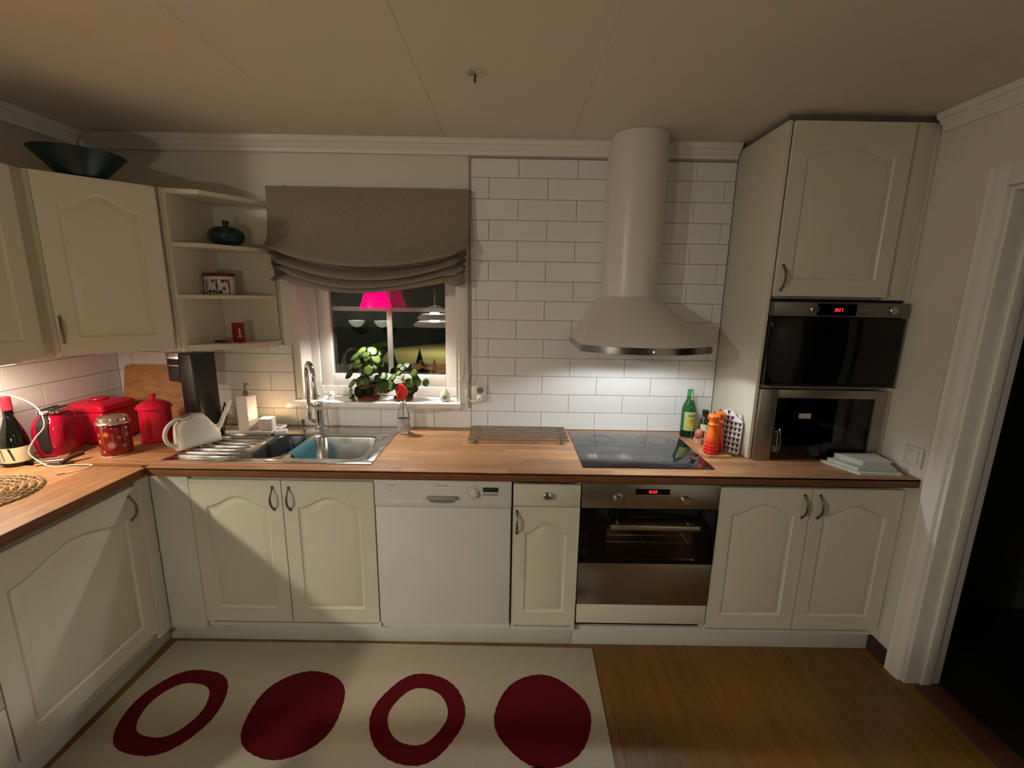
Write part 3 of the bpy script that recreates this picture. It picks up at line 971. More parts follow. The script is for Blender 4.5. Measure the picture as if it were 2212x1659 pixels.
# ------------------------------------------------------------------ tap
fa = thing('mixer_tap', 'chrome swan-neck mixer tap on the back rim of the sink', 'tap', (-0.437, -0.085, ZS))
ob('body', L([(0.0, 0.0003), (0.027, 0.0003), (0.027, 0.006), (0.0215, 0.012), (0.021, 0.10), (0.0225, 0.104), (0.0225, 0.150), (0.020, 0.156), (0.0, 0.157)], (-0.437, -0.085, ZS), 28), CHROME, fa)
ob('lever', T([(-0.440, -0.105, ZS + 0.13), (-0.447, -0.122, ZS + 0.138), (-0.462, -0.140, ZS + 0.162)], [0.008, 0.006, 0.005], 10), CHROME, fa)
base = Vector((-0.487, -0.095, 0.955))
pts = [Vector((-0.445, -0.085, 0.955)), Vector((-0.470, -0.090, 0.955)), base + Vector((0, 0, 0.012))]
pts += [base + Vector((0, 0, 0.08)), base + Vector((0.000, 0, 0.24))]
cxv = base + Vector((0.0, 0, 0.245))
dirv = Vector((0.62, -0.78, 0)).normalized()
rad = 0.062
for i in range(1, 13):
    a = PI * i / 12 * 0.93
    pts.append(cxv + dirv * (rad - rad * math.cos(a)) + Vector((0, 0, rad * 1.25 * math.sin(a))))
e = pts[-1]
pts.append(e + Vector((0.004, -0.006, -0.05)))
pts.append(e + Vector((0.008, -0.01, -0.10)))
ob('spout', T(pts, 0.0115, 14), CHROME, fa)
ob('spout_tip', T([pts[-1] + Vector((-0.001, 0.001, 0.018)), pts[-1] + Vector((0.001, -0.001, -0.016))], 0.0135, 16), CHROME, fa)
so = thing('tap_valve', 'small chrome dishwasher valve peg left of the tap foot', 'valve', (-0.535, -0.075, ZS))
ob('body', L([(0, 0.0003), (0.011, 0.0003), (0.011, 0.004), (0.0075, 0.007), (0.0075, 0.038), (0.009, 0.040), (0.009, 0.052), (0, 0.053)], (-0.535, -0.075, ZS), 16), PEWTER, so)

# ------------------------------------------------------------------ hob
hb_ = thing('ceramic_hob', 'black glass ceramic hob with four ring marks set in the worktop', 'hob', (1.197, -0.30, 0.9))
bm = PR([(0.908, -0.556), (1.487, -0.556), (1.487, -0.046), (0.908, -0.046)], 0.9004, 0.9055, 'z', 0.0015)
ob('glass_plate', bm, HOBG, hb_)
RING = mat('ring_print', (0.075, 0.075, 0.075), 0.7, var=0.1)
for cx, cy, r in ((1.06, -0.175, 0.072), (1.345, -0.185, 0.09), (1.065, -0.42, 0.09), (1.345, -0.43, 0.105)):
    bm = NB()
    for rr in (r, r * 0.72):
        for k in range(48):
            a0, a1 = 2 * PI * k / 48, 2 * PI * (k + 1) / 48
            q = [(cx + s * math.cos(a), cy + s * math.sin(a)) for s, a in ((rr - 0.0011, a0), (rr + 0.0011, a0), (rr + 0.0011, a1), (rr - 0.0011, a1))]
            bm.faces.new([bm.verts.new((p[0], p[1], 0.9057)) for p in q])
    ob('ring_mark', bm, RING, hb_, False)

# ------------------------------------------------------------------ extractor hood
ho = thing('extractor_hood', 'white chimney extractor hood with steel rim on the tiled wall above the hob', 'hood', (1.19, -0.25, 1.4))
def hood_loop(t):
    """0 = bottom outline, 1 = top outline; 21 points"""
    bot, top = [], []
    xl, xr = 0.898, 1.486
    bot.append((xl, -0.002))
    bot.append((xl, -0.20))
    N = 16
    for i in range(N + 1):
        s = i / N
        xx = xl + (xr - xl) * s
        yy = -0.405 - 0.105 * (1 - (2 * s - 1) ** 2)
        bot.append((xx, yy))
    bot.append((xr, -0.20))
    bot.append((xr, -0.002))
    cx, hw = 1.182, 0.132
    top.append((cx - hw, -0.002))
    top.append((cx - hw, -0.06))
    for i in range(N + 1):
        a = PI * (1 - i / N)
        top.append((cx + hw * math.cos(a), -0.105 - 0.125 * math.sin(a)))
    top.append((cx + hw, -0.06))
    top.append((cx + hw, -0.002))
    return [(b[0] * (1 - t) + c[0] * t, b[1] * (1 - t) + c[1] * t) for b, c in zip(bot, top)]
bm = NB()
prev = None
first = None
for z, t in ((1.424, 0.0), (1.426, 0.004), (1.470, 0.195), (1.53, 0.46), (1.60, 0.80), (1.630, 0.96), (1.637, 0.99)):
    cur = [bm.verts.new((p[0], p[1], z)) for p in hood_loop(t)]
    if prev:
        for i in range(len(cur)):
            j = (i + 1) % len(cur)
            bm.faces.new((prev[i], prev[j], cur[j], cur[i]))
    else: first = cur
    prev = cur
bm.faces.new(first[::-1])
bm.faces.new(prev)
HOODM = mat('hood_enamel', (0.66, 0.625, 0.565), 0.32, var=0.02)
ob('canopy', bm, HOODM, ho, True, 30)
lo = hood_loop(0.0)
lo2 = [(1.192 + (p[0] - 1.192) * 1.004, p[1] * 1.008 if p[1] < -0.01 else p[1]) for p in lo]
rimo = ob('rim', PR(lo2, 1.394, 1.4235), mat('rim_steel', (0.36, 0.34, 0.31), 0.22, 1.0, var=0.1), ho, True, 20)
ob('indicator_lamp', B(1.188, 1.193, -0.5165, -0.5135, 1.406, 1.411), mat('green_led', (0, 0.1, 0), 0.5, emit=(0.5, 1.0, 0.5), estr=2.5, var=0.01), rimo)
ob('chimney', PR(hood_loop(1.0), 1.6372, 2.3785), HOODM, ho, True, 30)
for lx in (1.05, 1.33):
    ob('spotlight', L([(0, -0.0015), (0.03, -0.0015), (0.034, -0.003), (0.036, 0.0)], (lx, -0.40, 1.3938), 24), mat('lamp_lens', (0.8, 0.8, 0.8), 0.3, emit=(1, 0.95, 0.86), estr=6, var=0.01), ho)
ob('grease_filter', B(0.97, 1.41, -0.34, -0.10, 1.390, 1.3935), STEEL, ho)

# ------------------------------------------------------------------ tall unit on the worktop
tu = thing('tall_wall_unit', 'tall cream unit on the worktop with arched top door, holding the microwave', 'cabinet', (2.0, -0.2, 0.9005))
TFY = -0.409
ob('side_panel', B(1.7015, 1.717, TFY, -0.0005, 0.9015, 2.352, 0.001), CREAM, tu)
ob('side_panel', B(2.303, 2.3285, TFY + 0.004, -0.0005, 0.9015, 2.352, 0.001), CREAM, tu)
for z0, z1 in ((2.336, 2.352), (1.642, 1.658), (1.238, 1.2545)):
    ob('shelf_board', B(1.7175, 2.3025, TFY + 0.0205, -0.0085, z0, z1), CARC, tu, False)
ob('back_panel', B(1.7175, 2.3025, -0.008, -0.0005, 0.9015, 2.352), CARC, tu)
ob('filler_panel', B(2.2065, 2.3025, TFY, TFY + 0.018, 1.64, 2.352, 0.001), CREAM, tu)
ob('gap_shade_strip', B(1.7175, 2.3285, TFY + 0.02, TFY + 0.05, 2.3525, 2.3785), mat('shadow_strip', (0.16, 0.14, 0.10), 0.8, var=0.1), tu)  # dark strip painted as the shade in the gap under the ceiling
dmx = Matrix.Translation((1.7195, TFY - 0.0205, 1.652))
add_door(tu, 0.486, 0.692, dmx, 0.022, 0.076, arch=0.055)

mw = thing('microwave_oven', 'built-in black microwave with steel strip and red clock in the tall unit', 'microwave', (2.0, TFY, 1.257))
ob('oven_body', B(1.73, 2.29, TFY + 0.0005, -0.05, 1.2555, 1.6405), BLACKP, mw)
cpn = ob('control_panel', B(1.7185, 2.302, TFY - 0.034, TFY, 1.566, 1.628, 0.002), mat('dark_steel', (0.24, 0.225, 0.19), 0.35, 0.9, var=0.3, scale=3), mw)
ds = ob('display', B(1.905, 2.075, TFY - 0.0352, TFY - 0.0342, 1.572, 1.622), BLACKG, mw)
ob('clock_digits', seven(NB(), '1937', 1.975, TFY - 0.0353, 1.589, 0.0135), LED, ds, False)
for kx in (1.892, 2.235):
    km = Matrix.Translation((kx, TFY - 0.034, 1.597)) @ Matrix.Rotation(PI / 2, 4, 'X')
    ob('knob', L([(0, 0.010), (0.015, 0.010), (0.018, 0.007), (0.018, 0)], mx=km, seg=24), STEEL, cpn)
bm = NB()
for k in range(3):
    box(bm, 2.090 + k * 0.018, 2.100 + k * 0.018, TFY - 0.0352, TFY - 0.0342, 1.594, 1.600)
ob('button_mark', bm, GREYP, cpn, False)
ob('glass_door', B(1.7185, 2.302, TFY - 0.030, TFY, 1.2665, 1.563, 0.003), BLACKG, mw)
ob('door_pull', B(1.7185, 2.302, TFY - 0.034, TFY, 1.2555, 1.2645, 0.002), BLACKP, mw)
ob('vent_gap', B(1.7185, 2.29, TFY - 0.012, TFY, 1.630, 1.6395), DARK, mw)

cm = thing('built_in_coffee_machine', 'steel-framed coffee machine with dark niche standing below the microwave', 'coffee machine', (2.0, TFY, 0.901))
bm = NB()
CZ0, CZ1 = 0.9012, 1.2375
box(bm, 1.7185, 1.796, TFY - 0.022, TFY, CZ0, CZ1, 0.002)
box(bm, 2.2415, 2.295, TFY - 0.022, TFY, CZ0, CZ1, 0.002)
box(bm, 1.7965, 2.241, TFY - 0.022, TFY, 1.200, CZ1, 0.002)
ob('steel_frame', bm, mat('frame_steel', (0.36, 0.32, 0.26), 0.36, 0.9, var=0.15, scale=4), cm)
bm = NB()
box(bm, 1.7965, 2.241, -0.10, -0.09, CZ0, 1.1995)
box(bm, 1.790, 1.7963, TFY + 0.0005, -0.09, CZ0, 1.1995)
box(bm, 2.2415, 2.248, TFY + 0.0005, -0.09, CZ0, 1.1995)
box(bm, 1.7965, 2.241, TFY + 0.0005, -0.1005, 1.188, 1.1995)
ob('niche_lining', bm, mat('niche_black', (0.008, 0.008, 0.008), 0.12, var=0.1), cm, False)
ob('glass_door', B(1.797, 2.2405, TFY - 0.012, TFY - 0.006, CZ0 + 0.001, 1.1995), mat('smoked_glass', (0.60, 0.58, 0.56), 0.0, trans=1.0, ior=1.35, var=0.01), cm)
bh = ob('brew_head', L([(0, 0), (0.03, 0), (0.034, 0.02), (0.045, 0.028), (0.045, 0.05), (0, 0.05)], (1.985, -0.30, 1.075), 24), BLACKP, cm)
ob('spout_plate', B(1.957, 2.013, -0.352, -0.346, 1.083, 1.108, 0.002), mat('glowing_pale_metal', (0.75, 0.68, 0.6), 0.4, 0.3, emit=(1.0, 0.8, 0.65), estr=0.12, var=0.1), bh)  # faint glow painted into the plate, which is no lamp
ob('portafilter', T([(2.06, -0.34, 1.055), (2.12, -0.36, 1.045), (2.17, -0.37, 1.03)], [0.012, 0.013, 0.009], 10), mat('grey_handle', (0.05, 0.05, 0.05), 0.3, var=0.1), cm)
cup = thing('steel_milk_jug', 'shiny steel jug inside the coffee machine niche at its left', 'jug', (1.855, -0.345, CZ0 + 0.012))
ob('body', L([(0, 0), (0.036, 0), (0.039, 0.006), (0.038, 0.04), (0.036, 0.075), (0.031, 0.10), (0.034, 0.115), (0.031, 0.115), (0.028, 0.10), (0, 0.09)], (1.855, -0.345, CZ0 + 0.0125), 24), CHROME, cup)
ob('drip_tray', B(1.81, 2.228, -0.395, -0.16, CZ0 + 0.0003, CZ0 + 0.012, 0.002), BLACKP, cm)

# ------------------------------------------------------------------ wall cabinets
WZ0, WZ1 = 1.362, 2.072
ucab = thing('corner_wall_cabinet', 'cream diagonal corner wall cabinet with arched door and the teal dish on top', 'cabinet', (-1.2, -0.3, WZ0))
CX, CY = -0.960, -0.322      # right end of the diagonal face
DX, DYY = -1.240, -0.602
poly = [(XL, -0.0025), (CX - 0.0005, -0.0025), (CX - 0.0005, CY + 0.02), (CX - 0.014, CY + 0.014), (DX + 0.014 * 0, DYY + 0.028), (DX - 0.0, DYY + 0.0), (XL, DYY)]
poly = [(XL, -0.0025), (CX - 0.0005, -0.0025), (CX - 0.0005, CY), (CX - 0.020, CY + 0.002), (DX - 0.002, DYY + 0.020), (DX, DYY + 0.0005), (XL, DYY + 0.0005)]
ob('carcass', PR(poly, WZ0, WZ1), CREAM, ucab)
u_ = Vector((CX - DX, CY - DYY, 0)).normalized()
ang = math.atan2(u_.y, u_.x)
dlen = math.hypot(CX - DX, CY - DYY)
nrm = Vector((u_.y, -u_.x, 0))
p0 = Vector((DX, DYY, 0)) + u_ * 0.002 + nrm * 0.0205
dmx = Matrix.Translation((p0.x, p0.y, WZ0 + 0.004)) @ Matrix.Rotation(ang, 4, 'Z')
add_door(ucab, dlen - 0.024, WZ1 - WZ0 - 0.008, dmx, 0.014, 0.105, arch=0.055, mx=0.06, mt=0.06)
ulc = thing('left_wall_cabinet', 'cream wall cabinet on the left wall, cut by the left picture edge', 'cabinet', (-1.4, -0.9, WZ0))
ob('carcass', B(XL + 0.0005, DX - 0.0215, -1.42, DYY - 0.0005, WZ0, WZ1, 0.001), CREAM, ulc)
def TLU(y, z): return Matrix.Translation((DX, y, z)) @ Matrix.Rotation(PI / 2, 4, 'Z')
add_door(ulc, 0.376, WZ1 - WZ0 - 0.008, TLU(-1.040, WZ0 + 0.004), 0.03, 0.10, arch=0.05)
add_door(ulc, 0.374, WZ1 - WZ0 - 0.008, TLU(-1.417, WZ0 + 0.004), 0.345, 0.10, arch=0.05)
ucl = thing('undercabinet_lamp', 'slim lamp strip under the left wall cabinet', 'lamp', (-1.37, -0.84, WZ0))
ob('housing', B(-1.405, -1.335, -1.02, -0.66, 1.343, WZ0 - 0.0005, 0.002), WHITEP, ucl)
ob('diffuser', B(-1.395, -1.345, -1.00, -0.68, 1.3405, 1.3428), mat('lamp_diffuser', (0.8, 0.8, 0.8), 0.5, emit=(1.0, 0.76, 0.6), estr=4, var=0.01), ucl)

# open corner shelf
sh = thing('open_shelf_unit', 'cream open shelf with four angled shelves between corner cabinet and window', 'shelf', (-0.81, -0.15, WZ0 - 0.02))
SP = [(CX + 0.0005, -0.0025), (CX + 0.0005, CY + 0.004), (-0.815, -0.292), (-0.695, -0.125), (-0.662, -0.045), (-0.655, -0.0025)]
SPI = [(CX + 0.0162, -0.0085), (CX + 0.0162, CY + 0.004), (-0.815, -0.292), (-0.695, -0.125), (-0.664, -0.055), (-0.662, -0.0085)]
ob('side_panel', B(CX + 0.0005, CX + 0.016, CY + 0.004, -0.0025, WZ0 - 0.012, WZ1 - 0.0205), CREAM, sh)
ob('back_panel', B(CX + 0.0162, -0.656, -0.008, -0.0025, WZ0 + 0.0165, WZ1 - 0.0205), CREAM, sh)
ob('shelf', PR(SP, WZ1 - 0.020, WZ1, 'z', 0.002), CREAM, sh)
ob('shelf', PR(SPI, 1.826, 1.844, 'z', 0.002), CREAM, sh)
ob('shelf', PR(SPI, 1.596, 1.613, 'z', 0.002), CREAM, sh)
SPB = [(CX + 0.0162, -0.0025), (CX + 0.0162, CY + 0.02), (-0.90, -0.255), (-0.755, -0.205), (-0.685, -0.135), (-0.645, -0.0025)]
ob('shelf', PR(SPB, WZ0 - 0.012, WZ0 + 0.016, 'z', 0.002), CREAM, sh)

# ------------------------------------------------------------------ roman blind
bl = thing('roman_blind', 'taupe linen roman blind drawn half up over the kitchen window', 'blind', (-0.14, -0.06, 2.15))
BX0, BX1 = -0.648, 0.362
rows = [  # (z at side, sag, y at side, y at centre)
    (2.147, 0.0, -0.040, -0.040), (2.05, 0.0, -0.046, -0.046), (1.96, 0.002, -0.050, -0.052), (1.912, 0.010, -0.060, -0.074),
    (1.885, 0.048, -0.084, -0.112), (1.862, 0.068, -0.108, -0.140), (1.853, 0.073, -0.098, -0.130), (1.864, 0.066, -0.058, -0.072),
    (1.850, 0.072, -0.036, -0.040), (1.838, 0.080, -0.066, -0.078), (1.818, 0.088, -0.096, -0.110), (1.810, 0.091, -0.084, -0.098),
    (1.820, 0.084, -0.050, -0.060), (1.806, 0.090, -0.070, -0.082), (1.782, 0.092, -0.100, -0.112), (1.774, 0.093, -0.086, -0.096),
    (1.782, 0.086, -0.056, -0.064), (1.764, 0.084, -0.080, -0.090), (1.736, 0.076, -0.094, -0.102), (1.726, 0.070, -0.080, -0.086), (1.742, 0.062, -0.055, -0.056), (1.80, 0.05, -0.048, -0.048)]
def cr(p, t):
    n = len(p) - 1
    i = min(int(t), n - 1)
    s = t - i
    p0, p1, p2, p3 = p[max(i - 1, 0)], p[i], p[i + 1], p[min(i + 2, n)]
    return 0.5 * (2 * p1 + (p2 - p0) * s + (2 * p0 - 5 * p1 + 4 * p2 - p3) * s * s + (3 * p1 - p0 - 3 * p2 + p3) * s ** 3)
bm = NB()
NC = 64
NR = (len(rows) - 1) * 3
grid = []
for r in range(NR + 1):
    t = r / 3
    zs, sg, y0, y1 = (cr([q[k] for q in rows], t) for k in range(4))
    line = []
    for c in range(NC + 1):
        s = c / NC
        w = 1 - abs(2 * s - 1)
        dome = 1 - (2 * s - 1) ** 2
        g = min(1, t / 4)
        edge = math.exp(-((min(s, 1 - s)) / 0.09) ** 2)
        low = max(0, (t - 4) / 16)
        z = zs - sg * (dome ** 0.85) * (1.28 if s < 2 else 1)
        z += low * edge * (0.020 * math.sin(38 * s + t * 1.3) - 0.03 * low)
        if t > 3: z += -0.010 * math.sin(PI * s * 2) * low
        y = y0 * (1 - dome) + y1 * dome
        y += (0.022 * math.sin(t * 1.9 + 55 * s) * edge + 0.004 * math.sin(9 * s + t)) * min(1, max(0, (t - 3) / 3))
        xx = BX0 + (BX1 - BX0) * s
        xx += (0.026 * low ** 0.6) * (1 - 2 * s) + edge * low * 0.008 * math.sin(t * 2.2)
        if t > 2: y = min(y, -0.030)
        line.append(bm.verts.new((xx, y, z)))
    grid.append(line)
for a, b in zip(grid, grid[1:]):
    for c in range(NC):
        bm.faces.new((a[c], a[c + 1], b[c + 1], b[c]))
ext = bmesh.ops.solidify(bm, geom=bm.faces[:], thickness=0.003)
ob('fabric', bm, LINEN, bl, True, 80)
ob('headrail', B(-0.640, 0.354, -0.038, -0.0105, 2.125, 2.143, 0.002), TRIM, bl)
for hx_ in (-0.56, 0.27):
    ob('hook', T([(hx_, -0.0105, 2.140), (hx_, -0.016, 2.153), (hx_, -0.030, 2.151), (hx_, -0.032, 2.144)], 0.003, 8), GREYP, bl)
for i, pp in enumerate(([(0.368, -0.03, 2.12), (0.372, -0.03, 1.8), (0.374, -0.028, 1.6), (0.382, -0.028, 1.45), (0.372, -0.026, 1.32), (0.360, -0.02, 1.22), (0.345, -0.02, 1.16), (0.325, -0.022, 1.20), (0.33, -0.02, 1.3)],
                       [(0.335, -0.03, 1.75), (0.335, -0.025, 1.5), (0.338, -0.025, 1.36), (0.332, -0.022, 1.26), (0.318, -0.022, 1.19), (0.300, -0.024, 1.17), (0.29, -0.024, 1.185)],
                       [(0.345, -0.03, 1.75), (0.347, -0.025, 1.45), (0.345, -0.025, 1.25), (0.346, -0.022, 1.12)],
                       [(0.372, -0.026, 1.36), (0.388, -0.024, 1.28), (0.384, -0.022, 1.20), (0.366, -0.022, 1.155), (0.35, -0.022, 1.16)])):
    ob('pull_cord', T(smooth_path(pp, 4), 0.0016, 6), mat('cord_white', (0.62, 0.58, 0.5), 0.7, var=0.1), bl)
ob('cord_tassel', L([(0, 0), (0.005, 0.001), (0.007, 0.01), (0.005, 0.034), (0.002, 0.04), (0, 0.04)], (0.346, -0.022, 1.085), 12), TRIM, bl)

# ------------------------------------------------------------------ red pendant lamp in the window
pdl = thing('window_pendant_lamp', 'glowing pink-red cone pendant lamp hanging in the window below the blind', 'lamp', (-0.137, 0.0, 1.556))
SHD = mat('glowing_red_shade', (0.6, 0.0, 0.05), 0.35, emit=(1.0, 0.0, 0.135), estr=1.35, var=0.01)
ob('shade', L([(0.0785, 0.0), (0.0805, 0.0005), (0.0805, 0.004), (0.066, 0.05), (0.046, 0.106), (0.040, 0.125), (0.026, 0.135), (0.0, 0.137), ], (-0.137, 0.0, 1.556), 40), SHD, pdl)
ob('socket', L([(0, 0), (0.016, 0), (0.016, 0.04), (0.008, 0.05), (0, 0.05)], (-0.137, 0.0, 1.693), 16), CHROME, pdl)
ob('flex', T([(-0.137, 0.0, 1.742), (-0.137, 0.0, 2.046)], 0.0025, 6), WHITEP, pdl)

# ------------------------------------------------------------------ ceiling hook where a lamp once hung
ch = thing('ceiling_hook', 'small pale ceiling hook and cable stub in the middle of the ceiling', 'hook', (0.44, -0.70, ZC))
ob('rose_patch', L([(0, -0.0012), (0.035, -0.0012), (0.042, 0.0)], (0.45, -0.69, ZC - 0.0003), 24), mat('old_paint', (0.62, 0.57, 0.45), 0.8, var=0.1), ch)
ob('hook', T(smooth_path([(0.446, -0.685, ZC - 0.001), (0.446, -0.685, ZC - 0.018), (0.447, -0.70, ZC - 0.034), (0.446, -0.712, ZC - 0.026)], 4), 0.0032, 8), mat('hook_metal', (0.10, 0.07, 0.04), 0.5, 0.5, var=0.1), ch)
ob('terminal_block', B(0.424, 0.440, -0.712, -0.700, ZC - 0.016, ZC - 0.002, 0.002), mat('block_beige', (0.35, 0.28, 0.18), 0.6, var=0.1), ch)

# ------------------------------------------------------------------ rug
rg = thing('rug', 'cream rug with dark red rings and discs lying before the sink cabinets', 'rug', (0, -0.9, 0))
ob('weave', PR([(-0.977, -0.570), (0.0, -0.569), (0.990, -0.578), (0.962, -1.75), (-1.005, -1.75)], 0.0006, 0.0062, 'z', 0.002), RUG, rg)
def motif(cx, cy, rx, ry, hole, tilt, seed):
    rnd = random.Random(seed)
    ph = [rnd.uniform(0, 6.28) for _ in range(4)]
    def pt(a, k):
        w = 1 + 0.018 * math.sin(4 * a + ph[0]) + 0.010 * math.sin(6 * a + ph[1]) + 0.006 * math.sin(41 * a + ph[2])
        x_, y_ = rx * k * w * math.cos(a), ry * k * w * math.sin(a)
        c, s = math.cos(tilt), math.sin(tilt)
        return (cx + c * x_ - s * y_, cy + s * x_ + c * y_)
    bm = NB()
    N = 72
    zt, zb = 0.0074, 0.0062
    o_t = [bm.verts.new((*pt(2 * PI * i / N, 1), zt)) for i in range(N)]
    o_b = [bm.verts.new((*pt(2 * PI * i / N, 1), zb)) for i in range(N)]
    for i in range(N):
        j = (i + 1) % N
        bm.faces.new((o_b[i], o_b[j], o_t[j], o_t[i]))
    if hole:
        i_t = [bm.verts.new((*pt(2 * PI * i / N, hole), zt)) for i in range(N)]
        i_b = [bm.verts.new((*pt(2 * PI * i / N, hole), zb)) for i in range(N)]
        for i in range(N):
            j = (i + 1) % N
            bm.faces.new((o_t[i], o_t[j], i_t[j], i_t[i]))
            bm.faces.new((i_b[j], i_b[i], i_t[i], i_t[j]))
    else:
        bm.faces.new(o_t)
    ob('motif', bm, RUGR, rg, False)
motif(-0.728, -0.918, 0.178, 0.190, 0.64, 0.5, 1)
motif(-0.246, -0.921, 0.182, 0.192, 0, 0.3, 2)
motif(0.241, -0.930, 0.182, 0.192, 0.63, 0.2, 3)
motif(0.733, -0.930, 0.188, 0.194, 0, 0.1, 4)
for k, cx in enumerate((-0.728, -0.246, 0.241, 0.733)):
    motif(cx, -1.345, 0.18, 0.19 if k < 3 else 0.222, 0.63 if k % 2 else 0, 0.2, 10 + k)

# ------------------------------------------------------------------ dish on the corner cabinet
di = thing('teal_dish', 'wide dark teal bowl on top of the corner cabinet', 'bowl', (-1.135, -0.455, WZ1))
bm = lathe(NB(), [(0, 0.0005), (0.095, 0.0005), (0.105, 0.006), (0.155, 0.055), (0.205, 0.098), (0.210, 0.104), (0.203, 0.103), (0.15, 0.060), (0.10, 0.014), (0, 0.010)], (-1.165, -0.46, WZ1), 48, sx=0.715, sy=0.715)
bm.transform(Matrix.Translation((0, 0, WZ1)) @ Matrix.Diagonal((1, 1, 0.88, 1)) @ Matrix.Translation((0, 0, -WZ1)))
ob('bowl', bm, TEAL, di)

# ------------------------------------------------------------------ things on the shelf
pk = thing('ceramic_pumpkin', 'dark teal pumpkin ornament on the second shelf from the top', 'ornament', (-0.80, -0.145, 1.844))
bm = NB()
N, MR = 48, 14
rings = []
for j in range(1, MR):
    ph = PI * j / MR
    ring = []
    for i in range(N):
        a = 2 * PI * i / N
        rr = (0.078 * math.sin(ph) ** 0.72) * (1 - 0.07 * abs(math.cos(4 * a)) ** 6)
        zz = 0.047 - 0.0465 * math.cos(PI - ph) * (1 if 1 else 1)
        ring.append(bm.verts.new((-0.80 + rr * math.cos(a), -0.145 + rr * math.sin(a), 1.8445 + 0.047 - 0.0465 * math.cos(ph) - (0.010 * math.exp(-(rr / 0.03) ** 2) if ph > PI / 2 else 0))))
    rings.append(ring)
for a, b in zip(rings, rings[1:]):
    for i in range(N):
        j = (i + 1) % N
        bm.faces.new((a[i], a[j], b[j], b[i]))
bm.faces.new(rings[0][::-1])
bm.faces.new(rings[-1])
ob('body', bm, TEAL, pk, True, 60)
ob('stem', T([(-0.80, -0.145, 1.922), (-0.80, -0.145, 1.945), (-0.797, -0.147, 1.962)], [0.012, 0.011, 0.015], 12), TEAL, pk)

tin = thing('patterned_tin', 'oval white tin with cutlery pattern and dark red lid on the third shelf', 'tin', (-0.868, -0.13, 1.6135))
ob('body', L([(0, 0), (0.068, 0), (0.070, 0.003), (0.070, 0.088), (0, 0.088)], (-0.868, -0.13, 1.6135), 40, sx=1.0, sy=0.72), mat('tin_white', (0.62, 0.58, 0.54), 0.5, var=0.06), tin)
ob('lid', L([(0.0705, 0.0885), (0.0735, 0.0885), (0.0735, 0.101), (0.068, 0.105), (0, 0.105)], (-0.868, -0.13, 1.6135), 40, sx=1.0, sy=0.74), mat('lid_dark_red', (0.12, 0.006, 0.018), 0.4, var=0.1), tin)
def wrap(bm, cx, cy, rx, ry, shape, zoff, a0):
    """lay a flat outline (s, z) on an elliptic cylinder at angle a0"""
    vs = []
    for s, z in shape:
        a = a0 + s / rx
        vs.append(bm.verts.new((cx + (rx + 0.0006) * math.cos(a), cy + (ry + 0.0006) * math.sin(a), zoff + z)))
    bm.faces.new(vs)
disc = lambda s, z, r, n=14: [(s + r * math.cos(2 * PI * i / n), z + r * math.sin(2 * PI * i / n)) for i in range(n)]
bmr, bmk = NB(), NB()
for s, z in ((-0.045, 0.064), (0.014, 0.066), (0.016, 0.016), (0.062, 0.03), (0.075, 0.066), (-0.075, 0.03)):
    wrap(bmr, -0.868, -0.13, 0.070, 0.0504, disc(s, z, 0.0082), 1.6135, -PI / 2 - 0.2)
for s, z in ((-0.004, 0.016), (0.045, 0.014), (0.058, 0.066)):
    wrap(bmk, -0.868, -0.13, 0.070, 0.0504, disc(s, z, 0.0085), 1.6135, -PI / 2 - 0.2)
for s in (-0.023, 0.030, 0.088):
    wrap(bmk, -0.868, -0.13, 0.070, 0.0504, [(s - 0.001, 0.01), (s + 0.002, 0.01), (s + 0.0045, 0.045), (s + 0.003, 0.072), (s, 0.080), (s - 0.003, 0.072), (s - 0.0045, 0.045)], 1.6135, -PI / 2 - 0.2)
    wrap(bmk, -0.868, -0.13, 0.070, 0.0504, disc(s, 0.010, 0.005, 10), 1.6135, -PI / 2 - 0.2)
ob('dot_print', bmr, mat('print_red', (0.16, 0.025, 0.02), 0.5, var=0.1), tin, False)
ob('cutlery_print', bmk, INK, tin, False)

rb = thing('red_packet', 'small glossy red packet with white mark standing on the lowest shelf', 'packet', (-0.797, -0.135, 1.3785))
mxr = Matrix.Translation((-0.797, -0.135, 1.3785)) @ Matrix.Rotation(R(-6), 4, 'Z')
bm = box(NB(), -0.028, 0.028, -0.009, 0.009, 0.0, 0.098, 0.002)
bm.transform(mxr)
ob('box', bm, mat('packet_red', (0.26, 0.006, 0.006), 0.3, var=0.1), rb)
bm = prism(NB(), [(0.010, 0.026), (0.016, 0.024), (0.020, 0.030), (0.017, 0.045), (0.016, 0.072), (0.010, 0.072), (0.011, 0.045)], -0.0092, -0.0098, 'y')
prism(bm, [(0.001, 0.022), (0.005, 0.026), (0.004, 0.030), (0.0, 0.026)], -0.0092, -0.0098, 'y')
prism(bm, [(0.002, 0.050), (0.005, 0.050), (0.005, 0.056), (0.002, 0.056)], -0.0092, -0.0098, 'y')
bm.transform(mxr)
ob('white_print', bm, mat('print_white', (0.7, 0.62, 0.55), 0.5, var=0.05), rb, False)
sf = thing('small_flat_tin', 'small flat dark tin lying on the lowest shelf left of the red packet', 'tin', (-0.87, -0.15, 1.3785))
ob('body', B(-0.905, -0.845, -0.165, -0.135, 1.3785, 1.388, 0.002), mat('tin_dark', (0.05, 0.05, 0.045), 0.4, 0.4, var=0.2), sf)
ob('lid', B(-0.8445, -0.832, -0.163, -0.137, 1.3785, 1.387, 0.002), mat('tin_pale', (0.35, 0.33, 0.30), 0.4, 0.4, var=0.2), sf)

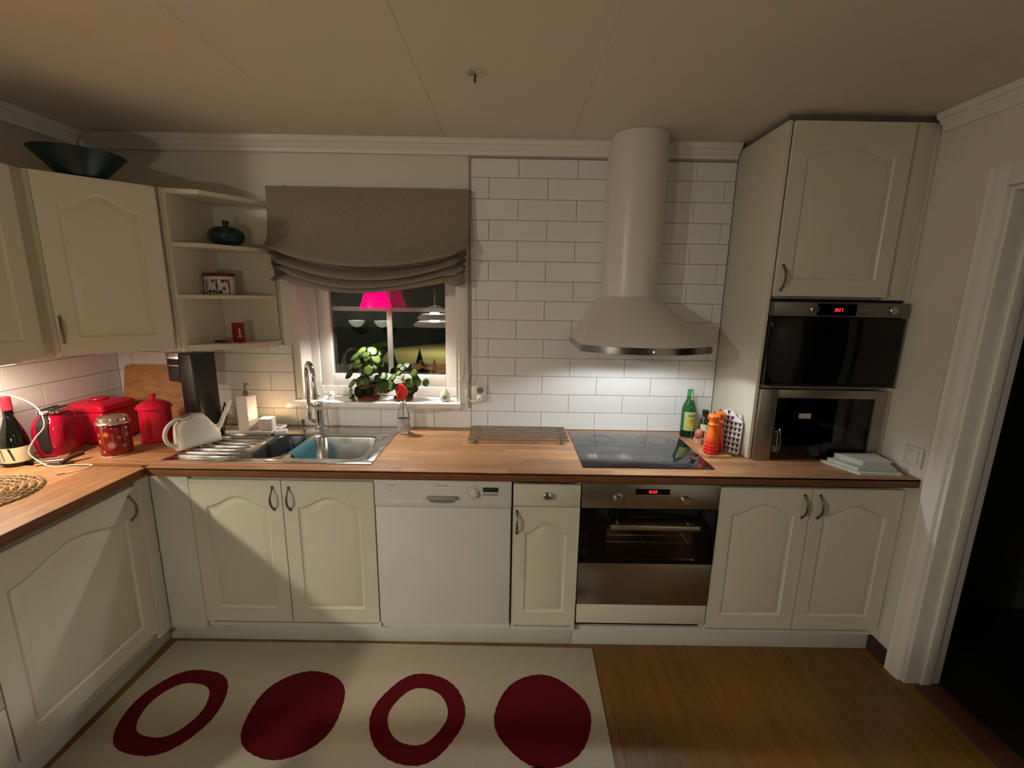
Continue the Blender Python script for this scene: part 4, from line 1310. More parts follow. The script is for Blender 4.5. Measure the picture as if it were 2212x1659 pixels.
# ------------------------------------------------------------------ left worktop things
Z9 = 0.9006
wb_ = thing('wine_bottle', 'dark wine bottle with red capsule and cream label by the left wall', 'bottle', (-1.495, -0.612, Z9))
c = (-1.495, -0.612, Z9)
ob('glass', L([(0, 0.002), (0.040, 0.0), (0.0455, 0.004), (0.0465, 0.085), (0.045, 0.105), (0.036, 0.145), (0.024, 0.18), (0.0165, 0.205), (0.0155, 0.235), (0, 0.235)], c, 36), WINEG, wb_)
ob('capsule', L([(0.0158, 0.2355), (0.0172, 0.2356), (0.0165, 0.285), (0.0150, 0.292), (0, 0.293)], c, 28), mat('capsule_red', (0.40, 0.02, 0.04), 0.4, var=0.1), wb_)
def cylpatch(bm, c, r, a0, a1, z0, z1, n=16):
    vs0, vs1 = [], []
    for i in range(n + 1):
        a = a0 + (a1 - a0) * i / n
        vs0.append(bm.verts.new((c[0] + r * math.cos(a), c[1] + r * math.sin(a), c[2] + z0)))
        vs1.append(bm.verts.new((c[0] + r * math.cos(a), c[1] + r * math.sin(a), c[2] + z1)))
    for i in range(n):
        bm.faces.new((vs0[i], vs0[i + 1], vs1[i + 1], vs1[i]))
    return bm
lb = ob('label', cylpatch(NB(), c, 0.0469, R(-165), R(35), 0.018, 0.082, 24), LABELM, wb_)
bm = NB()
for s0, w in ((-100, 5), (-62, 7)):
    vs = []
    for a, z in ((s0 - 10, 0.080), (s0 - 10 + w * 1.6, 0.080), (s0 + 6 + w, 0.030), (s0 + 6 + w * .6, 0.026), (s0 + 6, 0.030)):
        vs.append(bm.verts.new((c[0] + 0.0473 * math.cos(R(a)), c[1] + 0.0473 * math.sin(R(a)), c[2] + z)))
    bm.faces.new(vs)
ob('label_drawing', bm, INK, lb, False)
db = thing('dark_oil_bottle', 'dark amber bottle on the wicker mat at the left picture edge', 'bottle', (-1.395, -0.862, 0.9105))
ob('glass', L([(0, 0.002), (0.030, 0.0), (0.034, 0.004), (0.034, 0.12), (0.030, 0.15), (0.013, 0.19), (0.012, 0.235), (0, 0.236)], (-1.395, -0.862, 0.9105), 28), mat('amber_glass', (0.02, 0.008, 0.002), 0.08, var=0.2), db)

pm = thing('wicker_mat', 'round braided wicker table mat on the left worktop', 'mat', (-1.335, -0.925, Z9))
for k in range(8):
    rr = 0.186 - k * 0.0235
    bm = NB()
    n = max(16, int(rr * 500))
    n += n % 2
    for strand in (0, 1):
        pts = []
        for i in range(n + 1):
            a = 2 * PI * i / n
            ph = PI * i + strand * PI
            tw = i * PI * 0.5 + strand * PI
            pts.append((-1.335 + (rr + 0.006 * math.sin(tw)) * math.cos(a), -0.925 + (rr + 0.006 * math.sin(tw)) * math.sin(a), Z9 + 0.0052 + 0.0018 * math.cos(tw)))
        tube(bm, pts, 0.0034, 5, cap=False)
        
    ob('braid', bm, WICKER, pm)
ob('centre', L([(0, 0.009), (0.010, 0.008), (0.012, 0.0)], (-1.335, -0.925, Z9), 16), WICKER, pm)

tk = thing('toaster', 'glossy red toaster with black end panel and chrome top by the left wall', 'toaster', (-1.433, -0.490, Z9), R(14), local=True)
tk.scale = (0.85, 0.85, 1.0)
def rrbox(x0, x1, y0, y1, z0, z1, belly=0.012, mi=0):
    bm = NB()
    prev = None
    H_ = z1 - z0
    for k in range(11):
        t = k / 10
        e = belly * math.sin(PI * min(1, t * 1.05)) - (0.022 * max(0, t - 0.72) / 0.28) ** 1.0 * (max(0, t - 0.72) / 0.28)
        pts = rrect(x0 - e, x1 + e, y0 - e, y1 + e, 0.045, 7)
        cur = [bm.verts.new((p[0], p[1], z0 + H_ * t)) for p in pts]
        if prev:
            n = len(cur)
            for i in range(n): bm.faces.new((prev[i], prev[(i + 1) % n], cur[(i + 1) % n], cur[i]))
        else:
            bm.faces.new(cur[::-1])
        prev = cur
    bm.faces.new(prev)
    return bm
ob('body', rrbox(-0.060, 0.060, -0.085, 0.085, 0.014, 0.200), REDG, tk)
bm = NB()
prev = None
for k in range(15):
    t = k / 14
    e = 0.012 * math.sin(PI * min(1, t * 1.05)) - 0.022 * (max(0, t - 0.72) / 0.28) ** 2
    zz = 0.028 + t * 0.168
    yy = -0.0855 - e
    hw = 0.029 * min(1, (0.45 + 4 * min(t, 1 - t)))
    cur = [bm.verts.new((-hw, yy + 0.006, zz)), bm.verts.new((-hw * .85, yy - 0.004, zz)), bm.verts.new((hw * .85, yy - 0.004, zz)), bm.verts.new((hw, yy + 0.006, zz))]
    if prev:
        for i in range(3): bm.faces.new((prev[i], prev[i + 1], cur[i + 1], cur[i]))
    prev = cur
ob('end_panel', bm, BLACKP, tk)
tp = ob('top_plate', PR(rrect(-0.050, 0.050, -0.074, 0.074, 0.038, 7), 0.2003, 0.213, 'z', 0.005), CHROME, tk)
for xx in (-0.020, 0.020):
    ob('slot', B(xx - 0.012, xx + 0.012, -0.062, 0.062, 0.2132, 0.2145, 0.0005), DARK, tp)
ob('base', PR(rrect(-0.056, 0.056, -0.080, 0.080, 0.04, 7), 0.0003, 0.0138), CHROME, tk)

cs = thing('corkscrew', 'steel corkscrew with dark wooden grip lying in front of the red toaster', 'corkscrew', (-1.33, -0.60, Z9))
pts = []
for i in range(60):
    a = i * 0.7
    pts.append((-1.388 + i * 0.0011, -0.624 + i * 0.0006 + 0.007 * math.cos(a), Z9 + 0.0095 + 0.007 * math.sin(a)))
ob('spiral', T(pts, 0.0017, 6), CHROME, cs)
ob('frame', T([(-1.400, -0.632, Z9 + 0.0125), (-1.340, -0.604, Z9 + 0.0125), (-1.305, -0.585, Z9 + 0.0125)], [0.012, 0.010, 0.012], 10), CHROME, cs)
ob('grip', T([(-1.305, -0.620, Z9 + 0.0115), (-1.297, -0.585, Z9 + 0.024), (-1.276, -0.548, Z9 + 0.032)], [0.008, 0.010, 0.011], 10), mat('dark_wood_grip', (0.045, 0.016, 0.013), 0.4, var=0.2), cs)

bb = thing('bread_tin', 'large square red metal tin with round knob lid in the corner', 'tin', (-1.437, -0.265, Z9), 0.0)
ob('body', B(-1.536, -1.338, -0.366, -0.170, Z9, Z9 + 0.158, 0.016, 4), REDL, bb)
bm = NB()
prev = None
for e, zz in ((0.003, 0.1585), (0.004, 0.172), (0.001, 0.186), (-0.010, 0.194), (-0.03, 0.200), (-0.06, 0.202)):
    pts = rrect(-1.536 - e, -1.338 + e, -0.366 - e, -0.170 + e, 0.02 if e > -0.02 else 0.016, 6)
    cur = [bm.verts.new((p[0], p[1], Z9 + zz)) for p in pts]
    if prev:
        n = len(cur)
        for i in range(n): bm.faces.new((prev[i], prev[(i + 1) % n], cur[(i + 1) % n], cur[i]))
    else: bm.faces.new(cur[::-1])
    prev = cur
bm.faces.new(prev)
ldo = ob('lid', bm, REDL, bb, True, 30)
ob('knob', L([(0.036, 0.0), (0.040, 0.003), (0.038, 0.008), (0.03, 0.010), (0, 0.010)], (-1.437, -0.268, Z9 + 0.2022), 32), REDL, ldo)

ca = thing('red_canister', 'bright red round canister with knobbed lid before the wooden board', 'canister', (-1.165, -0.275, Z9))
c = (-1.165, -0.275, Z9)
ob('body', L([(0, 0.0), (0.068, 0.0), (0.071, 0.004), (0.071, 0.014), (0.066, 0.019), (0.0655, 0.165), (0, 0.166)], c, 40), REDL, ca)
lid = ob('lid', L([(0.0660, 0.1665), (0.0735, 0.1665), (0.0745, 0.171), (0.066, 0.182), (0.045, 0.196), (0.028, 0.203), (0, 0.206)], c, 40), REDL, ca)
ob('knob', L([(0.009, 0.2065), (0.0095, 0.219), (0.0145, 0.224), (0.0145, 0.231), (0.011, 0.233), (0, 0.233)], c, 24), REDL, lid)

jr = thing('flower_jar', 'red flower-printed glass jar with silver screw lid on the worktop corner', 'jar', (-1.190, -0.478, Z9))
c = (-1.190, -0.478, Z9)
ob('glass', L([(0, 0.004), (0.044, 0.002), (0.052, 0.0), (0.056, 0.006), (0.0575, 0.020), (0.0575, 0.130), (0.055, 0.142), (0.05, 0.147), (0, 0.147)], c, 40), mat('jar_red', (0.23, 0.011, 0.013), 0.10, var=0.35, scale=9, coat=0.3), jr)
ob('foot', L([(0.0565, 0.0002), (0.0585, 0.001), (0.0585, 0.006), (0.0572, 0.0075)], c, 40), mat('foot_glass', (0.55, 0.35, 0.30), 0.08, var=0.1), jr)
bm = L([(0.0585, 0.1475), (0.0625, 0.148), (0.0625, 0.152), (0.0585, 0.158), (0.0545, 0.160), (0.0545, 0.168), (0.0535, 0.174), (0.050, 0.177), (0.040, 0.1745), (0.034, 0.1745), (0.030, 0.1775), (0, 0.178)], c, 44)
ob('screw_lid', bm, mat('pink_silver_lid', (0.66, 0.50, 0.45), 0.22, 0.85, var=0.1), jr)
bmo, bmw, bmg = NB(), NB(), NB()
def flower(bm, s, z, r, n=11):
    sh_ = []
    for i in range(n * 4):
        a = 2 * PI * i / (n * 4)
        q = r * (0.84 + 0.16 * math.cos(n * a))
        sh_.append((s + q * math.cos(a), z + q * math.sin(a)))
    wrap(bm, c[0], c[1], 0.0577, 0.0577, sh_, Z9, R(-65))
flower(bmo, -0.014, 0.108, 0.0125)
flower(bmo, -0.048, 0.075, 0.011)
flower(bmo, -0.050, 0.104, 0.009, 7)
flower(bmw, 0.002, 0.058, 0.017)
flower(bmw, 0.030, 0.090, 0.009, 5)
flower(bmw, -0.030, 0.030, 0.008, 6)
flower(bmw, 0.046, 0.050, 0.010, 9)
flower(bmo, 0.060, 0.098, 0.011)
ob('orange_flower_print', bmo, mat('print_orange', (0.50, 0.16, 0.04), 0.35, var=0.15), jr, False)
ob('pink_flower_print', bmw, mat('print_pink', (0.42, 0.16, 0.14), 0.35, var=0.15), jr, False)

ck = thing('white_cable', 'thin white cable hanging down and curling over the left worktop', 'cable', (-1.25, -0.66, Z9))
cpts = [(-1.70 + 0.02, -0.70, 1.272), (-1.52, -0.66, 1.225), (-1.418, -0.64, 1.200), (-1.355, -0.625, 1.15), (-1.345, -0.62, 1.075), (-1.385, -0.63, 1.02), (-1.41, -0.640, 0.965), (-1.385, -0.635, 0.925), (-1.33, -0.64, 0.9035), (-1.255, -0.618, 0.9030), (-1.185, -0.615, 0.9030), (-1.168, -0.640, 0.9030), (-1.178, -0.672, 0.9030), (-1.207, -0.705, 0.9030)]
cpts[0] = (-1.545, -0.72, 1.262)
cb = ob('sheath', T(smooth_path(cpts, 5), 0.0024, 8), mat('cable_white', (0.72, 0.68, 0.58), 0.5, var=0.05), ck)
ob('plug_tip', T([(-1.207, -0.705, 0.9035), (-1.224, -0.722, 0.9040)], 0.0034, 8), GREYP, ck)

# cutting board leaning on the back wall
mxb = Matrix.Translation((-1.49, -0.092, Z9)) @ Matrix.Rotation(R(-12), 4, 'X')
cbd = thing('cutting_board', 'big light wooden cutting board leaning against the tiles in the corner', 'cutting board', (-1.295, -0.09, Z9))
bm = PR([(0.012, 0.0), (0.385, 0.0), (0.397, 0.012), (0.397, 0.328), (0.385, 0.34), (0.012, 0.34), (0.0, 0.328), (0.0, 0.012)], -0.012, 0.012, 'y', 0.003)
bm.transform(mxb)
ob('board', bm, BOARD, cbd)

# coffee pod machine
pmn = thing('pod_coffee_machine', 'tall black pod coffee machine with chrome trim beside the wooden board', 'coffee machine', (-1.005, -0.190, Z9), R(-12), local=True)
arc = lambda r, xo: [(xo + r * math.cos(a), r * 1.02 * math.sin(a)) for a in [R(270 - 15 * i) for i in range(13)]]
ob('tower', PR(rrect(-0.030, 0.062, -0.060, 0.075, 0.014, 5), 0.0, 0.425, 'z', 0.004), BLACKP, pmn, True, 30)
ob('head', PR([(-0.0305, -0.054)] + arc(0.053, -0.080) + [(-0.0305, 0.054)], 0.288, 0.400, 'z', 0.004), BLACKP, pmn, True, 30)
ob('chrome_cap', PR([(-0.0305, -0.050)] + arc(0.055, -0.081) + [(-0.0305, 0.050)], 0.4005, 0.428, 'z', 0.004), CHROME, pmn, True, 30)
ob('chrome_ring', PR([(-0.0305, -0.0545)] + arc(0.0545, -0.0805) + [(-0.0305, 0.0545)], 0.366, 0.3695, 'z'), CHROME, pmn, True, 30)
ob('spout', L([(0.0, 0.0), (0.018, 0.0), (0.022, 0.012), (0, 0.0125)], (-0.085, 0, 0.275), 20), CHROME, pmn)
ob('drip_tray', PR(rrect(-0.13, -0.0305, -0.05, 0.05, 0.02, 5), 0.0, 0.03, 'z', 0.003), BLACKP, pmn, True, 30)
ob('power_cord', T(smooth_path([(0.063, 0.06, 0.05), (0.08, 0.07, 0.14), (0.10, 0.06, 0.16), (0.108, 0.05, 0.09), (0.085, 0.05, 0.02)], 5), 0.003, 8), BLACKP, pmn)

# watering can
wc = thing('watering_can', 'white plastic watering can with long spout standing on the drainer', 'watering can', (-0.893, -0.372, ZS + 0.0068), R(62), local=True)
wc.scale = (0.80, 0.80, 0.84)
def wc_sec(x, w, zt, rnd=0.3):
    pts = []
    for i in range(24):
        a = 2 * PI * i / 24
        ca_, sa = math.cos(a), math.sin(a)
        yy = math.copysign(abs(sa) ** 0.55, sa) * w
        zz = 0.5 + 0.5 * math.copysign(abs(ca_) ** 0.55, ca_)
        pts.append((x, yy * (1 - 0.30 * zz), zz * zt))
    return pts
secs = [(-0.118, 0.032, 0.120), (-0.112, 0.044, 0.140), (-0.09, 0.052, 0.160), (-0.055, 0.056, 0.176), (-0.01, 0.058, 0.186), (0.03, 0.056, 0.182), (0.055, 0.052, 0.150), (0.082, 0.047, 0.112), (0.105, 0.040, 0.080), (0.114, 0.030, 0.060)]
bm = NB()
prev = None
for s in secs:
    cur = [bm.verts.new(p) for p in wc_sec(*s)]
    if prev:
        for i in range(24): bm.faces.new((prev[i], prev[(i + 1) % 24], cur[(i + 1) % 24], cur[i]))
    else: bm.faces.new(cur[::-1])
    prev = cur
bm.faces.new(prev)
body = ob('body', bm, WHITEP, wc, True, 60)
bm = NB()
pl = [(-0.075 + 0.038 * math.cos(2 * PI * i / 24), 0.027 * math.sin(2 * PI * i / 24)) for i in range(24)]
o1 = [bm.verts.new((p[0] + 0.02, p[1] * 1.2, 0.1765 + (p[0] + 0.075) * 0.28)) for p in pl]
o2 = [bm.verts.new((p[0] + 0.02, p[1] * 1.0, 0.181 + (p[0] + 0.075) * 0.28)) for p in pl]
o3 = [bm.verts.new((p[0] + 0.02, p[1] * 0.9, 0.168 + (p[0] + 0.075) * 0.28)) for p in pl]
for a, b in ((o1, o2),):
    for i in range(24): bm.faces.new((a[i], a[(i + 1) % 24], b[(i + 1) % 24], b[i]))
ob('opening_rim', bm, WHITEP, body)
bm = NB()
bm.faces.new([bm.verts.new((p[0] + 0.02, p[1] * 0.98, 0.1806 + (p[0] + 0.075) * 0.28)) for p in pl])
ob('opening', bm, mat('can_inside_shade', (0.10, 0.09, 0.07), 0.7, var=0.1), body, False)  # flat dark face, the shade inside the can put into its colour
ob('handle', T(smooth_path([(-0.075, 0, 0.168), (-0.115, 0, 0.165), (-0.155, 0, 0.135), (-0.170, 0, 0.090), (-0.155, 0, 0.045), (-0.115, 0, 0.025)], 5), 0.0105, 12), WHITEP, wc)
ob('spout', T([(0.098, 0, 0.052), (0.125, 0, 0.085), (0.205, 0, 0.222)], [0.0165, 0.014, 0.0085], 14), WHITEP, wc)
ob('spout_brace', B(0.066, 0.128, -0.003, 0.003, 0.090, 0.097, 0.001), WHITEP, wc)

# soap set
ts = thing('soap_tray', 'white ceramic soap tray on the sink rim behind the drainer', 'tray', (-0.765, -0.118, ZS))
bm = PR([(-0.885, -0.183), (-0.655, -0.183), (-0.640, -0.050), (-0.880, -0.050)], ZS + 0.0006, ZS + 0.006)
ob('base', bm, CERAM, ts)
for nm, pl in (('lip', [(-0.888, -0.188), (-0.652, -0.188), (-0.655, -0.180), (-0.885, -0.180)]), ('lip', [(-0.883, -0.053), (-0.642, -0.053), (-0.640, -0.045), (-0.884, -0.045)]), ('lip', [(-0.655, -0.1795), (-0.6485, -0.186), (-0.636, -0.047), (-0.643, -0.0535)]), ('lip', [(-0.889, -0.1795), (-0.883, -0.1795), (-0.880, -0.0535), (-0.886, -0.0535)])):
    ob(nm, PR(pl, ZS + 0.0062, ZS + 0.018, 'z', 0.001), CERAM, ts)
ZT_ = ZS + 0.0065
sd = thing('soap_dispenser', 'tall square white ceramic soap dispenser with steel pump on the soap tray', 'soap dispenser', (-0.806, -0.116, ZT_), R(-14), local=True)
ob('body', B(-0.034, 0.034, -0.034, 0.034, 0.0, 0.183, 0.005, 3), CERAM, sd)
ob('collar', L([(0, 0.1835), (0.013, 0.1835), (0.013, 0.205), (0.008, 0.208), (0, 0.208)], (0, 0, 0), 18), PEWTER, sd)
ob('pump', T([(0, 0, 0.208), (0, 0, 0.244), (0.001, 0, 0.250)], 0.0045, 10), PEWTER, sd)
ob('nozzle', T([(-0.004, 0, 0.246), (0.018, 0, 0.246), (0.024, 0, 0.240)], [0.005, 0.004, 0.003], 10), PEWTER, sd)
cd_ = thing('candle_holder', 'small white cube candle holder with burning tealight on the soap tray', 'candle holder', (-0.708, -0.113, ZT_), R(6), local=True)
bm = NB()
box(bm, -0.032, 0.032, -0.032, -0.024, 0, 0.064, 0.001)
box(bm, -0.032, 0.032, 0.024, 0.032, 0, 0.064, 0.001)
box(bm, -0.032, -0.0241, -0.0239, 0.0239, 0, 0.064, 0.001)
box(bm, 0.0241, 0.032, -0.0239, 0.0239, 0, 0.064, 0.001)
box(bm, -0.0239, 0.0239, -0.0239, 0.0239, 0, 0.04)
ob('cube', bm, CERAM, cd_, True, 30)
ob('wax', L([(0, 0.0405), (0.021, 0.0405), (0.021, 0.052), (0.019, 0.053), (0, 0.052)], (0, 0, 0), 24), mat('wax_white', (0.85, 0.8, 0.7), 0.5, emit=(1.0, 0.72, 0.40), estr=0.8, var=0.02), cd_)
ob('flame', L([(0, 0.054), (0.0025, 0.057), (0.003, 0.062), (0.0012, 0.068), (0, 0.072)], (0, 0, 0), 12), mat('candle_flame', (1, 0.8, 0.5), 0.5, emit=(1.0, 0.7, 0.35), estr=20, var=0.01), cd_)
sps = thing('scrub_pad', 'small pale grey soap pad on the sink rim right of the soap tray', 'sponge', (-0.61, -0.165, ZS), R(25), local=True)
ob('pad', PR(rrect(-0.032, 0.032, -0.020, 0.020, 0.010, 4), 0.0004, 0.022, 'z', 0.006), mat('pad_grey', (0.52, 0.50, 0.47), 0.8, var=0.15, scale=60, bump=0.3), sps)

# cloth over the divider
cl = NB()
n1, n2 = 12, 16
gridc = []
for i in range(n1 + 1):
    row = []
    yv = -0.462 + 0.205 * i / n1
    for j in range(n2 + 1):
        t = j / n2
        s = -0.010 + t * 0.150
        if s < 0.0: px_, pz_ = -0.436 + s * 0.75, ZS + 0.0032
        elif s < 0.018:
            a = s / 0.018 * PI / 2
            px_, pz_ = -0.432 + 0.034 * math.sin(a), ZS - 0.018 + 0.0215 * math.cos(a)
        else:
            px_, pz_ = -0.398 + 0.12 * (s - 0.018) + 0.003 * math.sin(9 * yv * 5), ZS - 0.018 - (s - 0.018)
        row.append(cl.verts.new((px_, yv + 0.004 * math.sin(6 * t), pz_)))
    gridc.append(row)
for a, b in zip(gridc, gridc[1:]):
    for j in range(n2): cl.faces.new((a[j], a[j + 1], b[j + 1], b[j]))
bmesh.ops.solidify(cl, geom=cl.faces[:], thickness=0.002)
dcl = thing('dish_cloth', 'turquoise blue dish cloth draped over the divider between the bowls', 'cloth', (-0.43, -0.37, ZS))
ob('fabric', cl, BLUEC, dcl, True, 60)

# spray bottle
sb = thing('spray_bottle', 'clear spray bottle with red trigger head behind the sink right edge', 'spray bottle', (0.016, -0.10, Z9))
c = (0.016, -0.10, Z9)
ob('bottle', L([(0, 0.0), (0.030, 0.0), (0.033, 0.004), (0.033, 0.085), (0.030, 0.105), (0.017, 0.150), (0.013, 0.17), (0.013, 0.186), (0, 0.186)], c, 28, sx=1.0, sy=0.7), CLEAR, sb)
ob('label', L([(0.0334, 0.012), (0.0338, 0.05), (0.0334, 0.082)], c, 28, sx=1.0, sy=0.71), mat('spray_label', (0.62, 0.60, 0.56), 0.5, color2=(0.22, 0.21, 0.22), scale=38), sb)
ob('dip_tube', T([(0.014, -0.10, Z9 + 0.02), (0.016, -0.10, Z9 + 0.186)], 0.0025, 8), mat('tube_green', (0.2, 0.3, 0.22), 0.4, var=0.1), sb)
hdm = ob('trigger_head', PR([(-0.004, 0.1865), (0.022, 0.1865), (0.026, 0.196), (0.036, 0.205), (0.040, 0.222), (0.032, 0.246), (0.016, 0.262), (-0.002, 0.266), (-0.008, 0.262), (-0.006, 0.235), (-0.002, 0.214)], -0.114, -0.086, 'y', 0.003), REDP, sb)
hdm.data.transform(Matrix.Translation((0.002, 0.0, Z9)))
ob('trigger', T([(0.002, -0.117, Z9 + 0.232), (-0.006, -0.128, Z9 + 0.212), (-0.004, -0.130, Z9 + 0.196)], 0.005, 8), REDP, sb)

# ------------------------------------------------------------------ window sill things
ZW = OZ0 + 0.0004
leafmesh = {}
def leaf_mesh(r):
    key = round(r, 3)
    if key in leafmesh: return leafmesh[key]
    bm = NB()
    n = 18
    cen = bm.verts.new((0, 0, -0.10 * r))
    r1 = [bm.verts.new((0.55 * r * math.cos(2 * PI * i / n), 0.55 * r * 1.08 * math.sin(2 * PI * i / n), -0.03 * r)) for i in range(n)]
    r2 = [bm.verts.new((r * math.cos(2 * PI * i / n), r * 1.08 * math.sin(2 * PI * i / n), -0.13 * r + 0.05 * r * math.sin(3 * 2 * PI * i / n))) for i in range(n)]
    for i in range(n):
        j = (i + 1) % n
        bm.faces.new((cen, r1[i], r1[j]))
        bm.faces.new((r1[i], r2[i], r2[j], r1[j]))
    bmesh.ops.solidify(bm, geom=bm.faces[:], thickness=0.0012)
    for f in bm.faces: f.smooth = True
    me = bpy.data.meshes.new('leaf')
    bm.to_mesh(me)
    bm.free()
    me.materials.append(LEAF)
    leafmesh[key] = me
    return me
def pilea(x, y, potr, poth, label, leaves, top):
    t = thing('pilea_plant', label, 'plant', (x, y, ZW), group='pilea plants on the window sill')
    c = (x, y, ZW)
    ob('saucer', L([(0, 0), (potr * 0.98, 0), (potr * 1.12, 0.016), (potr * 1.07, 0.016), (potr * 0.95, 0.005), (0, 0.005)], c, 32), TERRA, t)
    ob('pot', L([(0, 0.0055), (potr * 0.70, 0.0055), (potr * 0.92, poth * 0.75), (potr * 1.0, poth * 0.755), (potr * 1.04, poth), (potr * 0.92, poth), (potr * 0.9, poth * 0.85)], c, 32), TERRA, t)
    ob('soil', L([(0, poth * 0.9), (potr * 0.9, poth * 0.88)], c, 24), SOIL, t)
    root = Vector((x, y, ZW + poth * 0.9))
    ob('stem', T([root, root + Vector((0.003, 0, top * 0.4))], 0.004, 8), STEMM, t)
    for (dx, dy, dz, r, nx, ny, nz) in leaves:
        p = Vector((x + dx, y + dy, ZW + poth + dz))
        nrm_ = Vector((nx, ny, nz)).normalized()
        o = bpy.data.objects.new('leaf', leaf_mesh(r))
        COL.objects.link(o)
        o.parent = t
        q = nrm_.to_track_quat('Z', 'Y')
        o.rotation_mode = 'QUATERNION'
        o.rotation_quaternion = q
        o.location = p - Vector(c)
        s = root + Vector((0.002, 0, top * 0.33))
        mid = (s + p) / 2 + Vector((0, 0, 0.012))
        ob('petiole', T([s, mid, p - nrm_ * 0.002], [0.0017, 0.0015, 0.0012], 5), STEMM, o if False else t)
rl = random.Random(11)
def crown(n, R0, H, rmin, rmax, front=0.65, seed=1, up_=0.0):
    rl = random.Random(seed)
    out = []
    for k in range(n):
        a = 2.399963 * k + rl.uniform(-0.3, 0.3)
        el = 1.25 - 1.75 * (k / n) ** 0.9
        dx = R0 * math.cos(el) * math.cos(a) * rl.uniform(0.85, 1.1)
        dy = R0 * 0.62 * math.cos(el) * math.sin(a) * rl.uniform(0.8, 1.05)
        dz = H * math.sin(el) + up_
        out.append((dx, dy - 0.01, dz, rl.uniform(rmin, rmax), dx * 6 + rl.uniform(-.3, .3), dy * 5 - 0.75 + rl.uniform(-.3, .2), 0.55 + dz * 2 + rl.uniform(-.2, .2)))
    return out
pilea(-0.207, 0.030, 0.056, 0.092, 'bigger round-leaved green plant in terracotta pot, left on the sill', crown(20, 0.104, 0.150, 0.026, 0.035, seed=5, up_=0.040) + [(0.105, -0.03, -0.01, 0.036, 0.3, -1, 0.25), (0.02, -0.06, -0.03, 0.029, 0.1, -1, 0.35), (-0.035, -0.055, -0.035, 0.031, -0.2, -1, 0.4), (-0.09, -0.04, -0.05, 0.030, -0.9, -0.7, 0.2), (-0.075, -0.05, -0.08, 0.026, -0.8, -0.8, 0.1), (-0.02, -0.055, 0.02, 0.030, 0, -0.9, 0.5)], 0.12)
pilea(-0.014, 0.035, 0.050, 0.085, 'smaller round-leaved green plant in terracotta pot, behind the red spray head', crown(14, 0.078, 0.095, 0.020, 0.027, seed=9, up_=0.022) + [(0.045, -0.05, -0.02, 0.032, 0.2, -1, 0.2), (0.0, -0.05, -0.005, 0.024, 0, -1, 0.5), (0.085, -0.02, 0.02, 0.024, 0.7, -0.9, 0.2), (0.128, 0.0, 0.015, 0.022, 0.8, -0.9, 0.1)], 0.09)

pe = thing('glass_pear', 'frosted white glass pear ornament at the right end of the sill', 'ornament', (0.222, 0.02, ZW))
ob('body', L([(0, 0.001), (0.020, 0.0), (0.029, 0.010), (0.031, 0.024), (0.027, 0.040), (0.016, 0.056), (0.008, 0.066), (0.004, 0.070), (0, 0.071)], (0.222, 0.02, ZW), 28), mat('frosted_white', (0.62, 0.60, 0.50), 0.35, var=0.15, scale=30), pe)
ob('leaf_drawing', L([(0, -0.0006), (0.010, 0.0), (0.011, 0.0008)], (0, 0, 0), 8, mx=Matrix.Translation((0.223, -0.0105, ZW + 0.026)) @ Matrix.Rotation(PI / 2, 4, 'X')), mat('print_brown', (0.20, 0.17, 0.09), 0.6, var=0.4, scale=90), pe)
ob('thread', T([(0.222, 0.02, ZW + 0.071), (0.222, 0.03, ZW + 0.105)], 0.0008, 5), GREYP, pe)

ms = thing('white_mouse_ornament', 'little white ornament with black eye and wire loop tail, right of the tap spout', 'ornament', (-0.405, 0.02, ZW))
c = (-0.410, 0.02, ZW)
ob('body', L([(0, 0), (0.020, 0), (0.022, 0.006), (0.020, 0.026), (0.014, 0.040), (0.006, 0.047), (0, 0.048)], c, 24, sx=1.0, sy=0.8), mat('porcelain', (0.72, 0.70, 0.66), 0.25, var=0.03), ms)
ob('eye', L([(0, 0.0015), (0.003, 0.001), (0.0042, 0.0)], (0, 0, 0), 12, mx=Matrix.Translation((-0.408, 0.0025, ZW + 0.026)) @ Matrix.Rotation(PI / 2, 4, 'X')), INK, ms)
ob('wire_tail', T(smooth_path([(-0.392, 0.02, ZW + 0.006), (-0.380, 0.02, ZW + 0.014), (-0.372, 0.02, ZW + 0.034), (-0.360, 0.02, ZW + 0.050), (-0.358, 0.02, ZW + 0.062), (-0.366, 0.02, ZW + 0.066), (-0.374, 0.02, ZW + 0.058)], 4), 0.0011, 6), PEWTER, ms)
gj = thing('glass_jug', 'small clear glass jug at the left end of the sill behind the tap', 'jug', (-0.485, 0.03, ZW))
ob('body', L([(0, 0.001), (0.026, 0.0), (0.031, 0.006), (0.033, 0.03), (0.028, 0.055), (0.024, 0.075), (0.029, 0.095), (0.0275, 0.095), (0.0225, 0.075), (0.0265, 0.055), (0.0315, 0.03), (0.029, 0.008), (0, 0.005)], (-0.488, 0.03, ZW), 28), CLEAR, gj)
ob('handle', T(smooth_path([(-0.462, 0.03, ZW + 0.085), (-0.440, 0.03, ZW + 0.08), (-0.437, 0.03, ZW + 0.05), (-0.457, 0.03, ZW + 0.03)], 4), 0.003, 8), CLEAR, gj)
gv = thing('glass_vase', 'slim clear glass vase at the far left of the sill', 'vase', (-0.533, 0.03, ZW))
ob('body', L([(0, 0.001), (0.013, 0.0), (0.015, 0.006), (0.013, 0.03), (0.008, 0.06), (0.009, 0.085), (0.0075, 0.085), (0.0065, 0.06), (0.011, 0.03), (0.012, 0.008), (0, 0.005)], (-0.532, 0.03, ZW), 20), CLEAR, gv)

